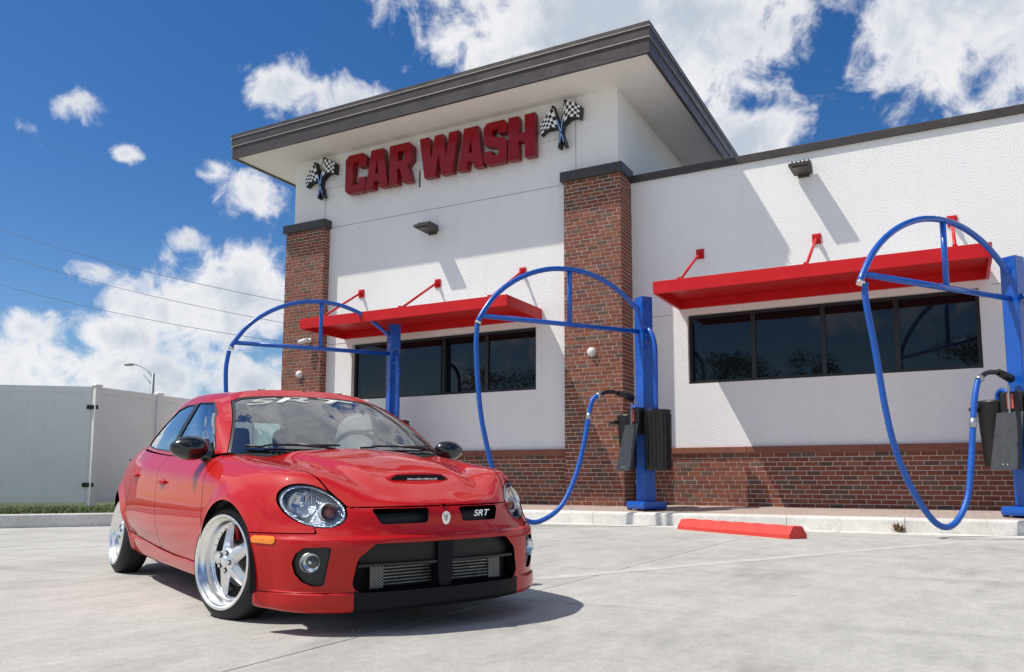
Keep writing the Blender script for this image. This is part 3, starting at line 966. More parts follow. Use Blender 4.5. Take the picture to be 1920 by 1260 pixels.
def flags(cx, cz, label):
    r = empty('chequered_flags', (cx, YT, cz), label=label, cat='flag sign', group='crossed chequered flags beside the letters')
    def flag(top, bot, pole):
        nu, nv = 10, 6
        def q(pts, t):
            a, b, c = [Vector(p) for p in pts]
            return a * (1 - t) * (1 - 2 * t) + b * 4 * t * (1 - t) + c * t * (2 * t - 1)
        vs = []; fs = []; ck = []
        for i in range(nu + 1):
            for j in range(nv + 1):
                u = i / nu; w = j / nv
                p = q(top, u) * (1 - w) + q(bot, u) * w
                vs.append((p.x, -.20 - .015 * math.sin(u * 6), p.y)); ck.append((u * 6.0 + .01, w * 5.0 + .01, .5))
        for i in range(nu):
            for j in range(nv):
                k = i * (nv + 1) + j
                fs.append((k, k + 1, k + nv + 2, k + nv + 1))
        m = MB().add(vs, fs); o = m.build('flag_cloth', 'checker', r, fix=False)
        at = o.data.attributes.new('chk', 'FLOAT_VECTOR', 'POINT')
        at.data.foreach_set('vector', [c for p in ck for c in p])
        # black return behind the face
        edge = [q(top, i / nu) for i in range(nu + 1)] + [q(bot, 1 - i / nu) for i in range(nu + 1)]
        cen = sum(edge, Vector((0, 0))) / len(edge)
        ring_ = [cen + (e - cen) * 1.05 for e in edge]
        n = len(ring_)
        m = MB().add([(e.x, -.178, e.y) for e in ring_] + [(e.x, -.03, e.y) for e in ring_], [tuple(range(n)), tuple(range(n, 2 * n))] + [(i, (i + 1) % n, (i + 1) % n + n, i + n) for i in range(n)])
        m.build('flag_return', 'black_plastic', o)
        a, b = pole
        pl = MB().bar((a[0], -.13, a[1]), (b[0], -.13, b[1]), .055, .14, (0, 1, 0)).build('flag_pole', 'black_plastic', r)
        MB().bar((a[0] * .9 + b[0] * .1, -.205, a[1] * .9 + b[1] * .1), (b[0] * .93 + a[0] * .07, -.205, b[1] * .93 + a[1] * .07), .018, .006, (0, 1, 0)).build('pole_highlight', 'chrome', pl)
    flag([(.10, .45), (.26, .41), (.44, .30)], [(.02, -.05), (.22, .10), (.42, .05)], ((-.03, -.50), (.11, .50)))
    flag([(-.17, .40), (-.34, .22), (-.46, .10)], [(-.04, -.10), (-.24, -.03), (-.44, -.13)], ((.11, -.48), (-.18, .43)))
    return r
flags(-6.68, 7.95, 'crossed chequered flags at the right end of the red letters')
flags(-13.05, 7.95, 'crossed chequered flags at the left end of the red letters')


# ------------------------------------------------------------------ small fittings on the walls
def wall_light(x, y, z, label):
    r = empty('wall_light', (x, y, z), label=label, cat='wall light', group='bronze wall lights')
    MB().cbox(-.10, .10, -.06, -.003, -.10, .07, .008).build('back_box', 'bronze', r)
    m = MB()
    m.add([(-.19, -.50, -.03), (.19, -.50, -.03), (.16, -.05, -.06), (-.16, -.05, -.06), (-.19, -.50, .02), (.19, -.50, .02), (.16, -.05, .08), (-.16, -.05, .08)],
          [(0, 1, 2, 3), (4, 7, 6, 5), (0, 4, 5, 1), (1, 5, 6, 2), (2, 6, 7, 3), (3, 7, 4, 0)])
    h = m.build('lamp_head', 'bronze', r)
    MB().box(-.13, .13, -.45, -.18, -.052, -.036).build('lamp_lens', 'bronze_light', h)
    for i in range(5):
        MB().box(-.15 + i * .07, -.13 + i * .07, -.40, -.10, .04, .09).build('cooling_fin', 'bronze', h)
    return r
wall_light(-9.88, YT, 6.24, 'bronze wall light on the tower below the red letters')
wall_light(-2.10, YW, 6.29, 'bronze wall light on the right wall above the long awning')


def disc(x, y, z, label):
    r = empty('pier_lamp', (x, y, z), label=label, cat='wall lamp', group='white round lamps on the brick piers')
    MB().lathe([(0, -.09), (.05, -.085), (.075, -.06), (.08, -.02), (.08, 0)], 24, 'y').build('globe', 'white_plastic', r)
    MB().lathe([(.082, -.022), (.092, -.022), (.092, .0), (.082, .0)], 24, 'y').build('rim', 'white_plastic', r)
disc(-6.03, YP, 3.20, 'white round lamp on the brick pier between the awnings')
disc(-13.48, YP, 3.21, 'white round lamp on the brick pier at the left end')
r = empty('security_camera', (-13.2, YP, 4.0), label='white security camera on the left brick pier under the awning end', cat='camera')
MB().lathe([(0, -.03), (.06, -.03), (.06, 0), (0, 0)], 16, 'y').build('mount', 'white_plastic', r)
MB().tube([(0, -.02, 0), (-.02, -.12, -.02)], .02, 8).build('arm', 'white_plastic', r)
hd = MB().tube([(.06, -.12, 0), (-.16, -.20, -.06)], .05, 14).build('housing', 'white_plastic', r)
MB().tube([(-.161, -.2005, -.0605), (-.166, -.202, -.062)], .036, 14).build('lens', 'black_plastic', hd)

# ------------------------------------------------------------------ vacuum stations
ARCH = math.atan2(-math.cos(math.radians(34)), -math.sin(math.radians(34)))
arc_pts = [(3.34, 3.30), (3.30, 3.40), (3.08, 3.72), (2.80, 3.98), (2.46, 4.19), (2.06, 4.34), (1.65, 4.40), (1.23, 4.38), (.85, 4.28), (.52, 4.12), (.16, 3.86), (.05, 3.74)]


def vacuum(x, hose, label, hose_label):
    q_ = .979; y0 = 14.05 * q_; zb = .228; x = x * q_
    hose = [(s * q_, l, z) for s, l, z in hose]
    r = empty('vacuum_station', (x, y0, zb), ARCH, label=label, cat='vacuum station', group='blue vacuum arches')
    Z = lambda z: .7 + (z - .7) * q_ - zb
    MB().cbox(-.26, .26, -.26, .26, .015, .15, .045).build('base_cover', 'blue', r)
    m = MB()
    for sx in (-.21, .21):
        for sy in (-.21, .21): m.box(sx - .03, sx + .03, sy - .03, sy + .03, 0, .02)
    m.build('base_plate', 'black_plastic', r)
    po = MB().cbox(-.115, .115, -.115, .115, .14, Z(4.07), .012).build('post', 'blue', r)
    MB().cbox(-.122, .122, -.122, .122, .16, Z(1.0), .012).build('post_sleeve', 'blue', r)
    for zz in (3.50, 3.36, 3.22, 3.05):
        for xx in (-.04, .04):
            MB().lathe([(0, .115), (.013, .115), (.013, .124), (0, .124)], 8, 'y', (xx, 0, Z(zz))).build('bolt', 'steel', po)
    P = smooth_path([(s * q_, 0, Z(z)) for s, z in arc_pts], 5)
    MB().tube(P, .043, 14).build('arch_tube', 'blue', r)
    MB().tube([(3.21, 0, Z(3.41)), (.10, 0, Z(3.43))], .042, 12).build('cross_bar', 'blue', r)
    MB().tube([(1.55, 0, Z(4.37)), (1.55, 0, Z(3.43))], .040, 12).build('strut', 'blue', r)
    MB().tube([(3.265, 0, Z(3.315)), (3.28, 0, Z(3.27))], .054, 14).build('swivel', 'chrome', r)
    MB().tube(smooth_path([(0, .06, Z(3.46)), (0, .16, Z(3.44)), (0, .27, Z(3.28)), (0, .32, Z(3.06)), (0, .32, Z(2.7)), (0, .315, Z(1.9))], 5), .042, 12).build('down_pipe', 'blue', r)
    # drum with ribs and the tapered bin on the other side
    prof = [(0, 0), (.205, 0), (.21, .02), (.225, .98), (.232, 1.0), (.232, 1.03), (.20, 1.035), (0, 1.04)]
    dm = MB().lathe(prof, 40, 'z', (0, .36, Z(.915))).build('drum', 'black_ribbed', r)
    for k in range(18):
        a = k / 18 * 2 * math.pi
        MB().bar((.214 * math.cos(a), .36 + .214 * math.sin(a), Z(.94)), (.227 * math.cos(a), .36 + .227 * math.sin(a), Z(1.89)), .02, .014, (math.cos(a), math.sin(a), .2)).build('drum_rib', 'black_ribbed', dm)
    MB().lathe([(0, 0), (.15, 0), (.17, .03), (.235, .90), (.245, .93), (.235, .96), (.19, .97), (0, .97)], 28, 'z', (.05, -.37, Z(.95))).build('bin', 'black_plastic', r)
    MB().tube([(.22, -.48, Z(1.80)), (.40, -.52, Z(1.80))], .028, 10).build('bin_handle', 'black_plastic', r)
    MB().tube(smooth_path([(.06, -.30, Z(1.90)), (.07, -.30, Z(2.02)), (.10, -.22, Z(2.08)), (.12, -.10, Z(2.03))], 4), .035, 10).build('bin_pipe', 'blue', r)
    # mat clamp board leaning on the post
    bd = MB()
    t = Vector((.30, 0, Z(1.73))); b = Vector((.50, 0, Z(.90)))
    bd.add([(t.x, -.19, t.z), (t.x, .19, t.z), (b.x, .21, b.z), (b.x, -.21, b.z), (t.x - .02, -.19, t.z), (t.x - .02, .19, t.z), (b.x - .02, .21, b.z), (b.x - .02, -.21, b.z)],
           [(0, 1, 2, 3), (7, 6, 5, 4), (0, 4, 5, 1), (1, 5, 6, 2), (2, 6, 7, 3), (3, 7, 4, 0)])
    bo = bd.build('mat_board', 'grey_board', r)
    for dy in (-.03, .03):
        MB().lathe([(0, 0), (.014, 0), (.014, .012), (0, .012)], 10, 'x', (b.x - .022 + .004, dy, Z(.97))).build('board_bolt', 'chrome', bo)
    MB().cbox(.12, .26, -.16, .16, Z(1.55), Z(2.03), .02).build('holder_box', 'black_plastic', r)
    MB().cbox(.262, .275, -.045, .045, Z(1.78), Z(2.0), .003).build('warning_sticker', 'sticker_red', r)
    MB().bar((.29, 0, Z(1.72)), (.285, 0, Z(2.12)), .03, .02).build('board_strap', 'steel', r)
    # hose and nozzle hang from the arch: things of their own
    h = empty('vacuum_hose', (x, y0, zb), ARCH, label=hose_label, cat='hose', group='blue vacuum hoses')
    pts = smooth_path([(s, l, Z(z)) for s, l, z in hose[:-3]], 40)
    MB().tube(pts, .043, 14, radii=[.0410 + .0008 * math.sin(i * 1.05) for i in range(len(pts))]).build('hose', 'blue_hose', h)
    k = len(pts) - 86
    MB().tube([pts[k], pts[k + 6], pts[k + 12]], .048, 14).build('hose_cuff', 'steel', h)
    e = [(s, l, Z(z)) for s, l, z in hose[-4:]]
    MB().tube([Vector(e[0]), Vector(e[0]).lerp(Vector(e[1]), .35)], .05, 12).build('hose_collar', 'steel', h)
    MB().tube(smooth_path(e[:3], 5), .034, 12).build('wand', 'black_plastic', h)
    MB().tube([e[2], e[3]], .055, 14, radii=[.05, .062]).build('nozzle', 'black_plastic', h)
    return r


h2 = [(3.36, 0, 3.26), (3.37, 0, 2.80), (3.30, 0, 1.93), (3.18, 0, 1.33), (3.02, 0, .80), (2.72, 0, .28), (2.40, 0, .06), (2.10, 0, .09), (1.75, 0, .33), (1.48, 0, .82), (1.31, 0, 1.37), (1.21, 0, 1.83), (1.14, 0, 2.10), (1.04, 0, 2.20), (.80, 0, 2.29), (.58, 0, 2.28), (.27, 0, 2.20)]
h3 = [(3.26, 0, 3.30), (3.26, 0, 3.05), (3.13, 0, 2.44), (2.99, 0, 1.68), (2.83, 0, 1.13), (2.56, 0, .64), (2.22, 0, .26), (1.94, 0, .12), (1.67, 0, .19), (1.41, 0, .49), (1.27, 0, 1.01), (1.18, 0, 1.53), (1.10, 0, 1.91), (1.01, 0, 2.15), (.79, 0, 2.27), (.52, 0, 2.30), (.22, 0, 2.22)]
h1 = [(3.46, 0, 3.24), (3.50, 0, 2.80), (3.44, 0, 1.93), (3.30, 0, 1.33), (3.10, 0, .80), (2.8, 0, .32), (2.40, 0, .08), (2.10, 0, .12), (1.75, 0, .36), (1.48, 0, .82), (1.31, 0, 1.37), (1.21, 0, 1.83), (1.14, 0, 2.10), (1.04, 0, 2.20), (.80, 0, 2.29), (.58, 0, 2.28), (.27, 0, 2.20)]
h1 = [(s - .08 if i < 3 else s, l, z) for i, (s, l, z) in enumerate(h1)]
vacuum(-4.845, h2, 'blue vacuum arch beside the brick pier in the middle', 'blue hose looping from the middle arch beside the red car')
vacuum(.937, h3, 'blue vacuum arch at the right edge in front of the long window', 'blue hose hanging in a loop at the right of the picture')
vacuum(-10.474, h1, 'blue vacuum arch behind the car in front of the left awning', 'blue hose of the left arch, mostly hidden behind the red car')

# ------------------------------------------------------------------ wheel stop, leaf
ws = empty('wheel_stop', (-2.70, 11.60, 0), math.atan2(-1.54, 2.0), label='red painted concrete wheel stop lying near the kerb', cat='wheel stop')
m = MB(); L = 1.18
prof = [(-.15, .0), (-.15, .05), (-.075, .155), (.075, .155), (.15, .05), (.15, .0)]
n = 24; vs = []; fs = []
for i in range(n + 1):
    x = -L + 2 * L * i / n
    tp = 1.0 if 0 < i < n else .97
    for (a, b) in prof:
        vs.append((x, a * tp, b * (1 if b > 0.01 else 1) + (.004 * math.sin(i * 1.7) if b > .01 else 0)))
for i in range(n):
    for k in range(5): fs.append((i * 6 + k, i * 6 + k + 1, i * 6 + k + 7, i * 6 + k + 6))
fs += [tuple(range(6)), tuple(range(n * 6, n * 6 + 6))]
m.add(vs, fs); m.build('stop_block', 'red_stop', ws)
for i in range(-3, 4):
    MB().lathe([(0, .148), (.012, .148), (.012, .159), (0, .16)], 8, 'z', (i * .36, 0, 0)).build('anchor_pin', 'steel', ws) if i in (-2, 2) else None
m = MB()
for k in range(26):
    a = rng.uniform(0, 6.28); e = rng.uniform(.2, 1.3); l_ = rng.uniform(.05, .11)
    d = Vector((math.cos(a) * math.cos(e), math.sin(a) * math.cos(e), math.sin(e) * 1.1)); sdv = Vector((-math.sin(a), math.cos(a), 0)) * l_ * .4
    b0 = Vector((rng.uniform(-.03, .03), rng.uniform(-.03, .03), .008))
    m.add([b0, b0 + d * l_ * .6 + sdv, b0 + d * l_ * 1.5, b0 + d * l_ * .6 - sdv], [(0, 1, 2, 3)])
o = m.build('dry_leaves', 'leaf_dry', None, fix=False, label='small brown clump of dry leaves at the foot of the kerb', cat='leaf'); o.location = (-.73, 13.03, 0)

# ------------------------------------------------------------------ fence, gate, lamp, wires
def plank_panel(a, b, z0, z1, parent, n, cap=True):
    """vinyl panel of upright planks between top and bottom rails; a, b local to the parent"""
    a = Vector(a); b = Vector(b); t = (b - a); Lp = t.length; t.normalize(); nn = Vector((-t.y, t.x, 0))
    for i in range(n):
        p = a + t * (Lp * i / n + .0005); q = a + t * (Lp * (i + 1) / n - .0005)
        m = MB()
        e = .003
        f = [p - nn * .012 + t * e, q - nn * .012 - t * e, q - nn * .0105, q + nn * .02, p + nn * .02, p - nn * .0105]
        m.add([(v.x, v.y, z0 + .10) for v in f] + [(v.x, v.y, z1 - .12) for v in f], [tuple(range(6)), tuple(range(6, 12))] + [(k, (k + 1) % 6, (k + 1) % 6 + 6, k + 6) for k in range(6)])
        m.build('plank', 'vinyl', parent)
    for (c, d) in ((z0, z0 + .13), (z1 - .14, z1 - .01)):
        m = MB(); m.bar((a.x, a.y, (c + d) / 2), (b.x, b.y, (c + d) / 2), .06, d - c); m.build('rail', 'vinyl', parent)
FP = Vector((-15.72, 10.82, .2))
gd = Vector((-1.47, -1.16, 0)).normalized()
fd = Vector((-.42, 3.0, 0)).normalized()
gate = empty('fence_gate', FP, label='wide grey-white vinyl gate at the left edge with black hinges', cat='gate')
plank_panel(gd * .09, gd * 4.6, .06, 2.47, gate, 26)
nn = Vector((.62, -.78, 0))
for z in (.42, 2.03):
    h = MB()
    h.cbox(-.06, .16, -.075, -.035, z - .045, z + .045, .012)
    ho = h.build('hinge', 'black_plastic', gate); ho.rotation_euler = (0, 0, math.atan2(gd.y, gd.x)); ho.location = (0, 0, 0)
    ho.scale = (1, -1, 1)
fen = empty('vinyl_fence', FP, label='grey-white vinyl fence running back behind the red car', cat='fence')
def fpost(p, par):
    m = MB(); m.cbox(p.x - .065, p.x + .065, p.y - .065, p.y + .065, -.02, 2.50, .006); o = m.build('fence_post', 'vinyl', par)
    m = MB(); m.cbox(p.x - .085, p.x + .085, p.y - .085, p.y + .085, 2.47, 2.50, .006)
    m.add([(p.x - .08, p.y - .08, 2.502), (p.x + .08, p.y - .08, 2.502), (p.x + .08, p.y + .08, 2.502), (p.x - .08, p.y + .08, 2.502), (p.x, p.y, 2.55)], [(3, 2, 1, 0), (0, 1, 4), (1, 2, 4), (2, 3, 4), (3, 0, 4)])
    m.build('post_cap', 'vinyl', o)
for k in range(4):
    fpost(fd * 1.72 * k, fen)
    if k < 3: plank_panel(fd * (1.72 * k + .07), fd * (1.72 * (k + 1) - .07), .06, 2.47, fen, 10)

lp = empty('street_lamp', (-51.7, 40, 0), label='thin street lamp standing behind the white fence', cat='street lamp')
MB().tube([(0, 0, 0), (0, 0, 8.6)], .13, 10, radii=[.17, .11]).build('pole', 'pole', lp)
MB().tube(smooth_path([(0, 0, 8.25), (-.7, 0, 8.9), (-1.8, 0, 9.35), (-2.5, 0, 9.45)], 5), .05, 8).build('arm', 'pole', lp)
MB().tube([(0, 0, 7.7), (-1.1, 0, 8.6)], .035, 8).build('arm_brace', 'pole', lp)
MB().cbox(-3.15, -2.4, -.17, .17, 9.36, 9.52, .05).build('lamp_head', 'pole', lp)
for nm, a, b in (('uppermost of the dark power lines left of the building', (-85, 27.9), (-26, 9.3)), ('middle power line crossing the clouds left of the building', (-85, 25.5), (-26, 8.2)),
                 ('lowest power line left of the building, nearest the fence', (-85, 22.3), (-26, 7.4)), ('faint high power line in the blue sky on the left', (-85, 37.5), (-26, 14.5))):
    P = []
    for k in range(41):
        t = k / 40
        P.append((a[0] + (b[0] - a[0]) * t, 35 + (0 if 'faint' not in nm else 12), a[1] + (b[1] - a[1]) * t - 3.0 * 4 * t * (1 - t) * .45))
    w = MB().tube(P, .016 if 'faint' not in nm else .011, 5).build('power_line', 'wire', None, label=nm, cat='cable', group='power lines over the fence')

# trees across the street, behind the viewer: the glass of the building reflects them
M['bark'] = pbr('tree_bark', (.10, .075, .055), .9, var=.3, vscale=6, bump=.02, bscale=12)
M['leaves'] = pbr('tree_leaves', (.045, .075, .022), .6, var=.5, vscale=.8)


def tree(x, y, hgt, r, label, seed):
    rg = np.random.default_rng(seed)
    t = empty('tree', (x, y, 0), label=label, cat='tree', group='trees mirrored in the window glass')
    m = MB(); m.tube(smooth_path([(0, 0, 0), (.1, .05, hgt * .3), (-.05, .1, hgt * .6), (.1, 0, hgt * .85)], 4), .2, 10, radii=[.24 - .2 * k / 12 for k in range(13)])
    cl = []
    for k in range(9):
        a = rg.uniform(0, 6.28); z0 = hgt * rg.uniform(.35, .6); L_ = r * rg.uniform(.6, 1.0)
        tip = Vector((math.cos(a) * L_, math.sin(a) * L_, z0 + hgt * rg.uniform(.15, .38)))
        m.tube([(0, 0, z0), tip * .5 + Vector((0, 0, z0 * .5 + .2)), tip], .05, 6, radii=[.09, .06, .02]); cl.append(tip)
    m.build('trunk', 'bark', t)
    cl += [Vector((rg.normal(0, r * .3), rg.normal(0, r * .3), hgt * rg.uniform(.7, .97))) for k in range(7)]
    vs = []; fs = []
    for c in cl:
        for k in range(260):
            d = Vector(rg.normal(0, 1, 3)); d = d.normalized() * (rg.random() ** .5) * r * .42
            p = c + Vector((d.x, d.y, d.z * .7)); u = Vector(rg.normal(0, 1, 3)).normalized(); w = u.orthogonal().normalized()
            i0 = len(vs); sz = rg.uniform(.06, .13)
            vs += [p - u * sz, p + w * sz * .5, p + u * sz, p - w * sz * .5]; fs.append((i0, i0 + 1, i0 + 2, i0 + 3))
    MB().add(vs, fs).build('crown', 'leaves', t, fix=False)
tree(-14.5, -30, 11.2, 3.0, 'tall dark tree mirrored in the left panes of the long right window', 3)
tree(-9.5, -32, 10.0, 2.6, 'lower dark tree mirrored in the second pane of the long window', 4)
tree(3.0, -34, 10.6, 3.0, 'dark tree mirrored at the right end of the long window', 5)
tree(-30.0, -24, 9.0, 3.0, 'dark tree mirrored in the tower window and the car flank', 6)

# ------------------------------------------------------------------ the red car
# x forward from the front axle, y to the car's left, z up from the ground
def hermite(P, t, ts):
    """cubic interpolation along axis 0 of control points P placed at t, at parameters ts"""
    P = np.asarray(P, float); t = np.asarray(t, float)
    d = (P[1:] - P[:-1]) / (t[1:] - t[:-1]).reshape((-1,) + (1,) * (P.ndim - 1))
    m = np.zeros_like(P)
    h0 = (t[1:-1] - t[:-2]); h1 = (t[2:] - t[1:-1]); sh = (-1,) + (1,) * (P.ndim - 1)
    m[1:-1] = (d[:-1] * h1.reshape(sh) + d[1:] * h0.reshape(sh)) / (h0 + h1).reshape(sh)
    m[0] = d[0]; m[-1] = d[-1]
    k = np.clip(np.searchsorted(t, ts, 'right') - 1, 0, len(t) - 2)
    h = t[k + 1] - t[k]; u = ((ts - t[k]) / h).reshape(sh); hh = h.reshape(sh)
    return ((2 * u ** 3 - 3 * u ** 2 + 1) * P[k] + (u ** 3 - 2 * u ** 2 + u) * hh * m[k] + (-2 * u ** 3 + 3 * u ** 2) * P[k + 1] + (u ** 3 - u ** 2) * hh * m[k + 1])


class Surf:
    """clip-able surface: vertices with exact normals and polygon faces"""
    def __init__(self, V, N, F):
        self.V = np.asarray(V, float).reshape(-1, 3); self.N = np.asarray(N, float).reshape(-1, 3); self.F = F

    def clip(self, field):
        """split by a scalar per vertex: returns (inside, outside); inside where field < 0"""
        g = field(self.V) if callable(field) else field
        g = np.where(np.abs(g) < 1e-7, 1e-7, g)
        neg = g < 0
        res = []
        for want in (True, False):
            V = list(self.V); N = list(self.N); F = []; cache = {}
            for f in self.F:
                c = [neg[i] == want for i in f]
                if all(c): F.append(f); continue
                if not any(c): continue
                out = []
                n = len(f)
                for a in range(n):
                    i, j = f[a], f[(a + 1) % n]
                    if c[a]: out.append(i)
                    if c[a] != c[(a + 1) % n]:
                        key = (min(i, j), max(i, j))
                        if key not in cache:
                            t = g[key[0]] / (g[key[0]] - g[key[1]])
                            V.append(self.V[key[0]] * (1 - t) + self.V[key[1]] * t)
                            q = self.N[key[0]] * (1 - t) + self.N[key[1]] * t
                            N.append(q / (np.linalg.norm(q) + 1e-12))
                            cache[key] = len(V) - 1
                        out.append(cache[key])
                if len(out) >= 3: F.append(tuple(out))
            s = Surf(V, N, F); s.compact(); res.append(s)
        return res

    def compact(self):
        used = sorted({i for f in self.F for i in f}); mp = {o: k for k, o in enumerate(used)}
        self.V = self.V[used] if used else np.zeros((0, 3)); self.N = self.N[used] if used else np.zeros((0, 3))
        self.F = [tuple(mp[i] for i in f) for f in self.F]

    def cut(self, field, gap=.0035):
        """separate a panel, leaving a shut line"""
        g = field(self.V)
        inside = Surf(self.V, self.N, self.F).clip(g + gap / 2)[0]
        outside = Surf(self.V, self.N, self.F).clip(g - gap / 2)[1]
        return inside, outside

    def offset(self, d):
        return Surf(self.V + self.N * d, self.N, list(self.F))

    def mirror(self):
        s = np.array([1, -1, 1])
        return Surf(self.V * s, self.N * s, [tuple(reversed(f)) for f in self.F])

    def join(self, o):
        k = len(self.V)
        return Surf(np.vstack([self.V, o.V]), np.vstack([self.N, o.N]), list(self.F) + [tuple(i + k for i in f) for f in o.F])

    def edges_open(self):
        cnt = {}
        for f in self.F:
            for a in range(len(f)):
                i, j = f[a], f[(a + 1) % len(f)]
                cnt.setdefault((min(i, j), max(i, j)), []).append((i, j))
        return [v[0] for v in cnt.values() if len(v) == 1]

    def build(self, name, mat, parent, rim=.014, skip_center=True, weld=False, **kw):
        V = self.V; N = self.N; F = list(self.F)
        if weld and len(V):
            key = {}; mp = []
            for i, p in enumerate(np.round(V, 5)):
                k = tuple(p); mp.append(key.setdefault(k, i))
            F = [tuple(mp[i] for i in f) for f in F]; F = [f for f in F if len(set(f)) == len(f)]
        tmp = Surf(V, N, F)
        vs = [tuple(p) for p in V]; ns = [tuple(p) for p in N]
        sm = [True] * len(F)
        if rim:
            for (i, j) in tmp.edges_open():
                if skip_center and abs(V[i][1]) < 1e-4 and abs(V[j][1]) < 1e-4: continue
                k = len(vs)
                a, b = V[i], V[j]; ai, bi = a - N[i] * rim, b - N[j] * rim
                fn = np.cross(b - a, N[i]); fn = -fn / (np.linalg.norm(fn) + 1e-12)
                vs += [tuple(a), tuple(b), tuple(bi), tuple(ai)]; ns += [tuple(fn)] * 4
                F.append((k + 1, k, k + 3, k + 2)); sm.append(True)
        me = bpy.data.meshes.new(name)
        me.from_pydata(vs, [], F)
        me.polygons.foreach_set('use_smooth', sm)
        me.materials.append(M[mat])
        me.normals_split_custom_set_from_vertices(ns)
        o = bpy.data.objects.new(name, me)
        link(o, parent)
        return tag(o, **kw)


def sd_poly(P, pts, r=0.0):
    """signed distance of 2-D points to a polygon (negative inside), corners rounded by r"""
    P = np.asarray(P, float); pts = np.asarray(pts, float); n = len(pts)
    d = np.full(len(P), 1e9); s = np.ones(len(P))
    for i in range(n):
        a = pts[i]; b = pts[i - 1]
        e = b - a; w = P - a
        t = np.clip((w @ e) / (e @ e), 0, 1)
        q = w - e * t[:, None]
        d = np.minimum(d, (q ** 2).sum(1))
        c1 = P[:, 1] >= a[1]; c2 = P[:, 1] < b[1]; c3 = e[0] * w[:, 1] > e[1] * w[:, 0]
        flip = (c1 & c2 & c3) | (~c1 & ~c2 & ~c3)
        s = np.where(flip, -s, s)
    return s * np.sqrt(d) - r


def round_poly(pts, r):
    """field helper: polygon shrunk by r, then grown by r, so corners are round"""
    pts = np.asarray(pts, float); n = len(pts)
    area = sum(pts[i][0] * pts[(i + 1) % n][1] - pts[(i + 1) % n][0] * pts[i][1] for i in range(n))
    sgn = 1 if area > 0 else -1
    out = []
    for i in range(n):
        a, b, c = pts[i - 1], pts[i], pts[(i + 1) % n]
        e1 = (b - a) / np.linalg.norm(b - a); e2 = (c - b) / np.linalg.norm(c - b)
        n1 = np.array([-e1[1], e1[0]]) * sgn; n2 = np.array([-e2[1], e2[0]]) * sgn
        k = r / (1 + n1 @ n2)
        out.append(b + (n1 + n2) * k)
    return lambda Q: sd_poly(Q, out, r)


# ---- lower body control net: plan outline, then per row inward offset and height
cols = [(.895, 0), (.882, .22), (.848, .40), (.775, .56), (.665, .685), (.50, .775), (.30, .822), (0, .845), (-.4, .853), (-.9, .857), (-1.4, .857), (-1.9, .853),
        (-2.3, .838), (-2.667, .806), (-2.97, .755), (-3.22, .665), (-3.37, .53), (-3.45, .31), (-3.48, 0)]
NC = len(cols)
OFFS = {   # rows r0..r7 by column
 0: [.16, .020, .010, .008, 0, .010, .020, .050], 1: [.16, .020, .010, .008, 0, .010, .022, .052], 2: [.16, .020, .010, .006, 0, .026, .055, .100],
 3: [.16, .018, .008, .004, 0, .034, .085, .150], 4: [.15, .016, .006, .002, 0, .032, .085, .158], 5: [.15, .02, .008, .002, 0, .020, .058, .125],
 6: [.15, .03, .014, .004, 0, .010, .035, .105], 7: [.15, .05, .026, .006, 0, .006, .024, .105], 8: [.20, .075, .045, .010, 0, .008, .026, .105],
 9: [.20, .078, .048, .012, 0, .008, .028, .100], 10: [.20, .078, .050, .012, 0, .008, .028, .100], 11: [.20, .080, .052, .014, 0, .008, .030, .105],
 12: [.20, .085, .05, .012, 0, .012, .045, .125], 13: [.20, .06, .03, .008, 0, .018, .065, .155], 14: [.18, .05, .02, .005, 0, .022, .075, .155],
 15: [.16, .04, .015, .005, 0, .02, .065, .13], 16: [.16, .03, .01, .003, 0, .012, .035, .08], 17: [.16, .03, .01, .003, 0, .012, .03, .07], 18: [.16, .03, .01, .003, 0, .012, .03, .07]}
ZR = {
 0: [.13, .122, .205, .30, .425, .485, .545, .592], 1: [.13, .122, .205, .30, .425, .485, .547, .597], 2: [.13, .122, .205, .30, .425, .487, .555, .615],
 3: [.13, .122, .207, .30, .430, .495, .580, .672], 4: [.13, .126, .210, .30, .435, .505, .605, .712], 5: [.14, .135, .215, .31, .45, .53, .63, .735],
 6: [.15, .15, .22, .33, .48, .58, .67, .755], 7: [.16, .165, .228, .36, .52, .63, .715, .790], 8: [.16, .168, .235, .37, .53, .65, .752, .838],
 9: [.17, .174, .25, .38, .53, .66, .768, .852], 10: [.17, .18, .278, .39, .54, .67, .785, .870], 11: [.18, .19, .305, .41, .55, .69, .81, .900],
 12: [.19, .20, .325, .42, .56, .71, .83, .928], 13: [.2, .22, .335, .43, .57, .72, .845, .945], 14: [.22, .24, .34, .43, .57, .72, .845, .945],
 15: [.24, .25, .34, .43, .57, .72, .84, .935], 16: [.25, .25, .34, .43, .57, .72, .84, .925], 17: [.25, .25, .34, .43, .57, .72, .84, .92], 18: [.25, .25, .34, .43, .57, .72, .84, .92]}
CEN = {0: (.843, .594), 1: (.79, .628), 2: (.70, .667), 3: (.585, .710), 4: (.455, .752), 5: (.30, .793), 6: (.12, .830), 7: (-.07, .862), 8: (-.215, .882)}
REAR = {12: (-2.66, .985), 13: (-2.85, .985), 14: (-3.03, .978), 15: (-3.20, .968), 16: (-3.32, .955), 17: (-3.40, .940), 18: (-3.43, .925)}
tcol = np.concatenate([[0], np.cumsum([math.dist(cols[i], cols[i + 1]) for i in range(NC - 1)])])
gh = lambda a: np.concatenate([[-a[1]], a, [2 * a[-1] - a[-2]]])
C2 = np.array(cols); Cg = np.vstack([[C2[1] * [1, -1]], C2, [C2[-2] * [1, -1]]])
tg = gh(tcol)
tan = (Cg[2:] - Cg[:-2]); tan /= np.linalg.norm(tan, axis=1)[:, None]
nrm = np.stack([-tan[:, 1], tan[:, 0]], 1)        # points outward or inward: fix the sign below
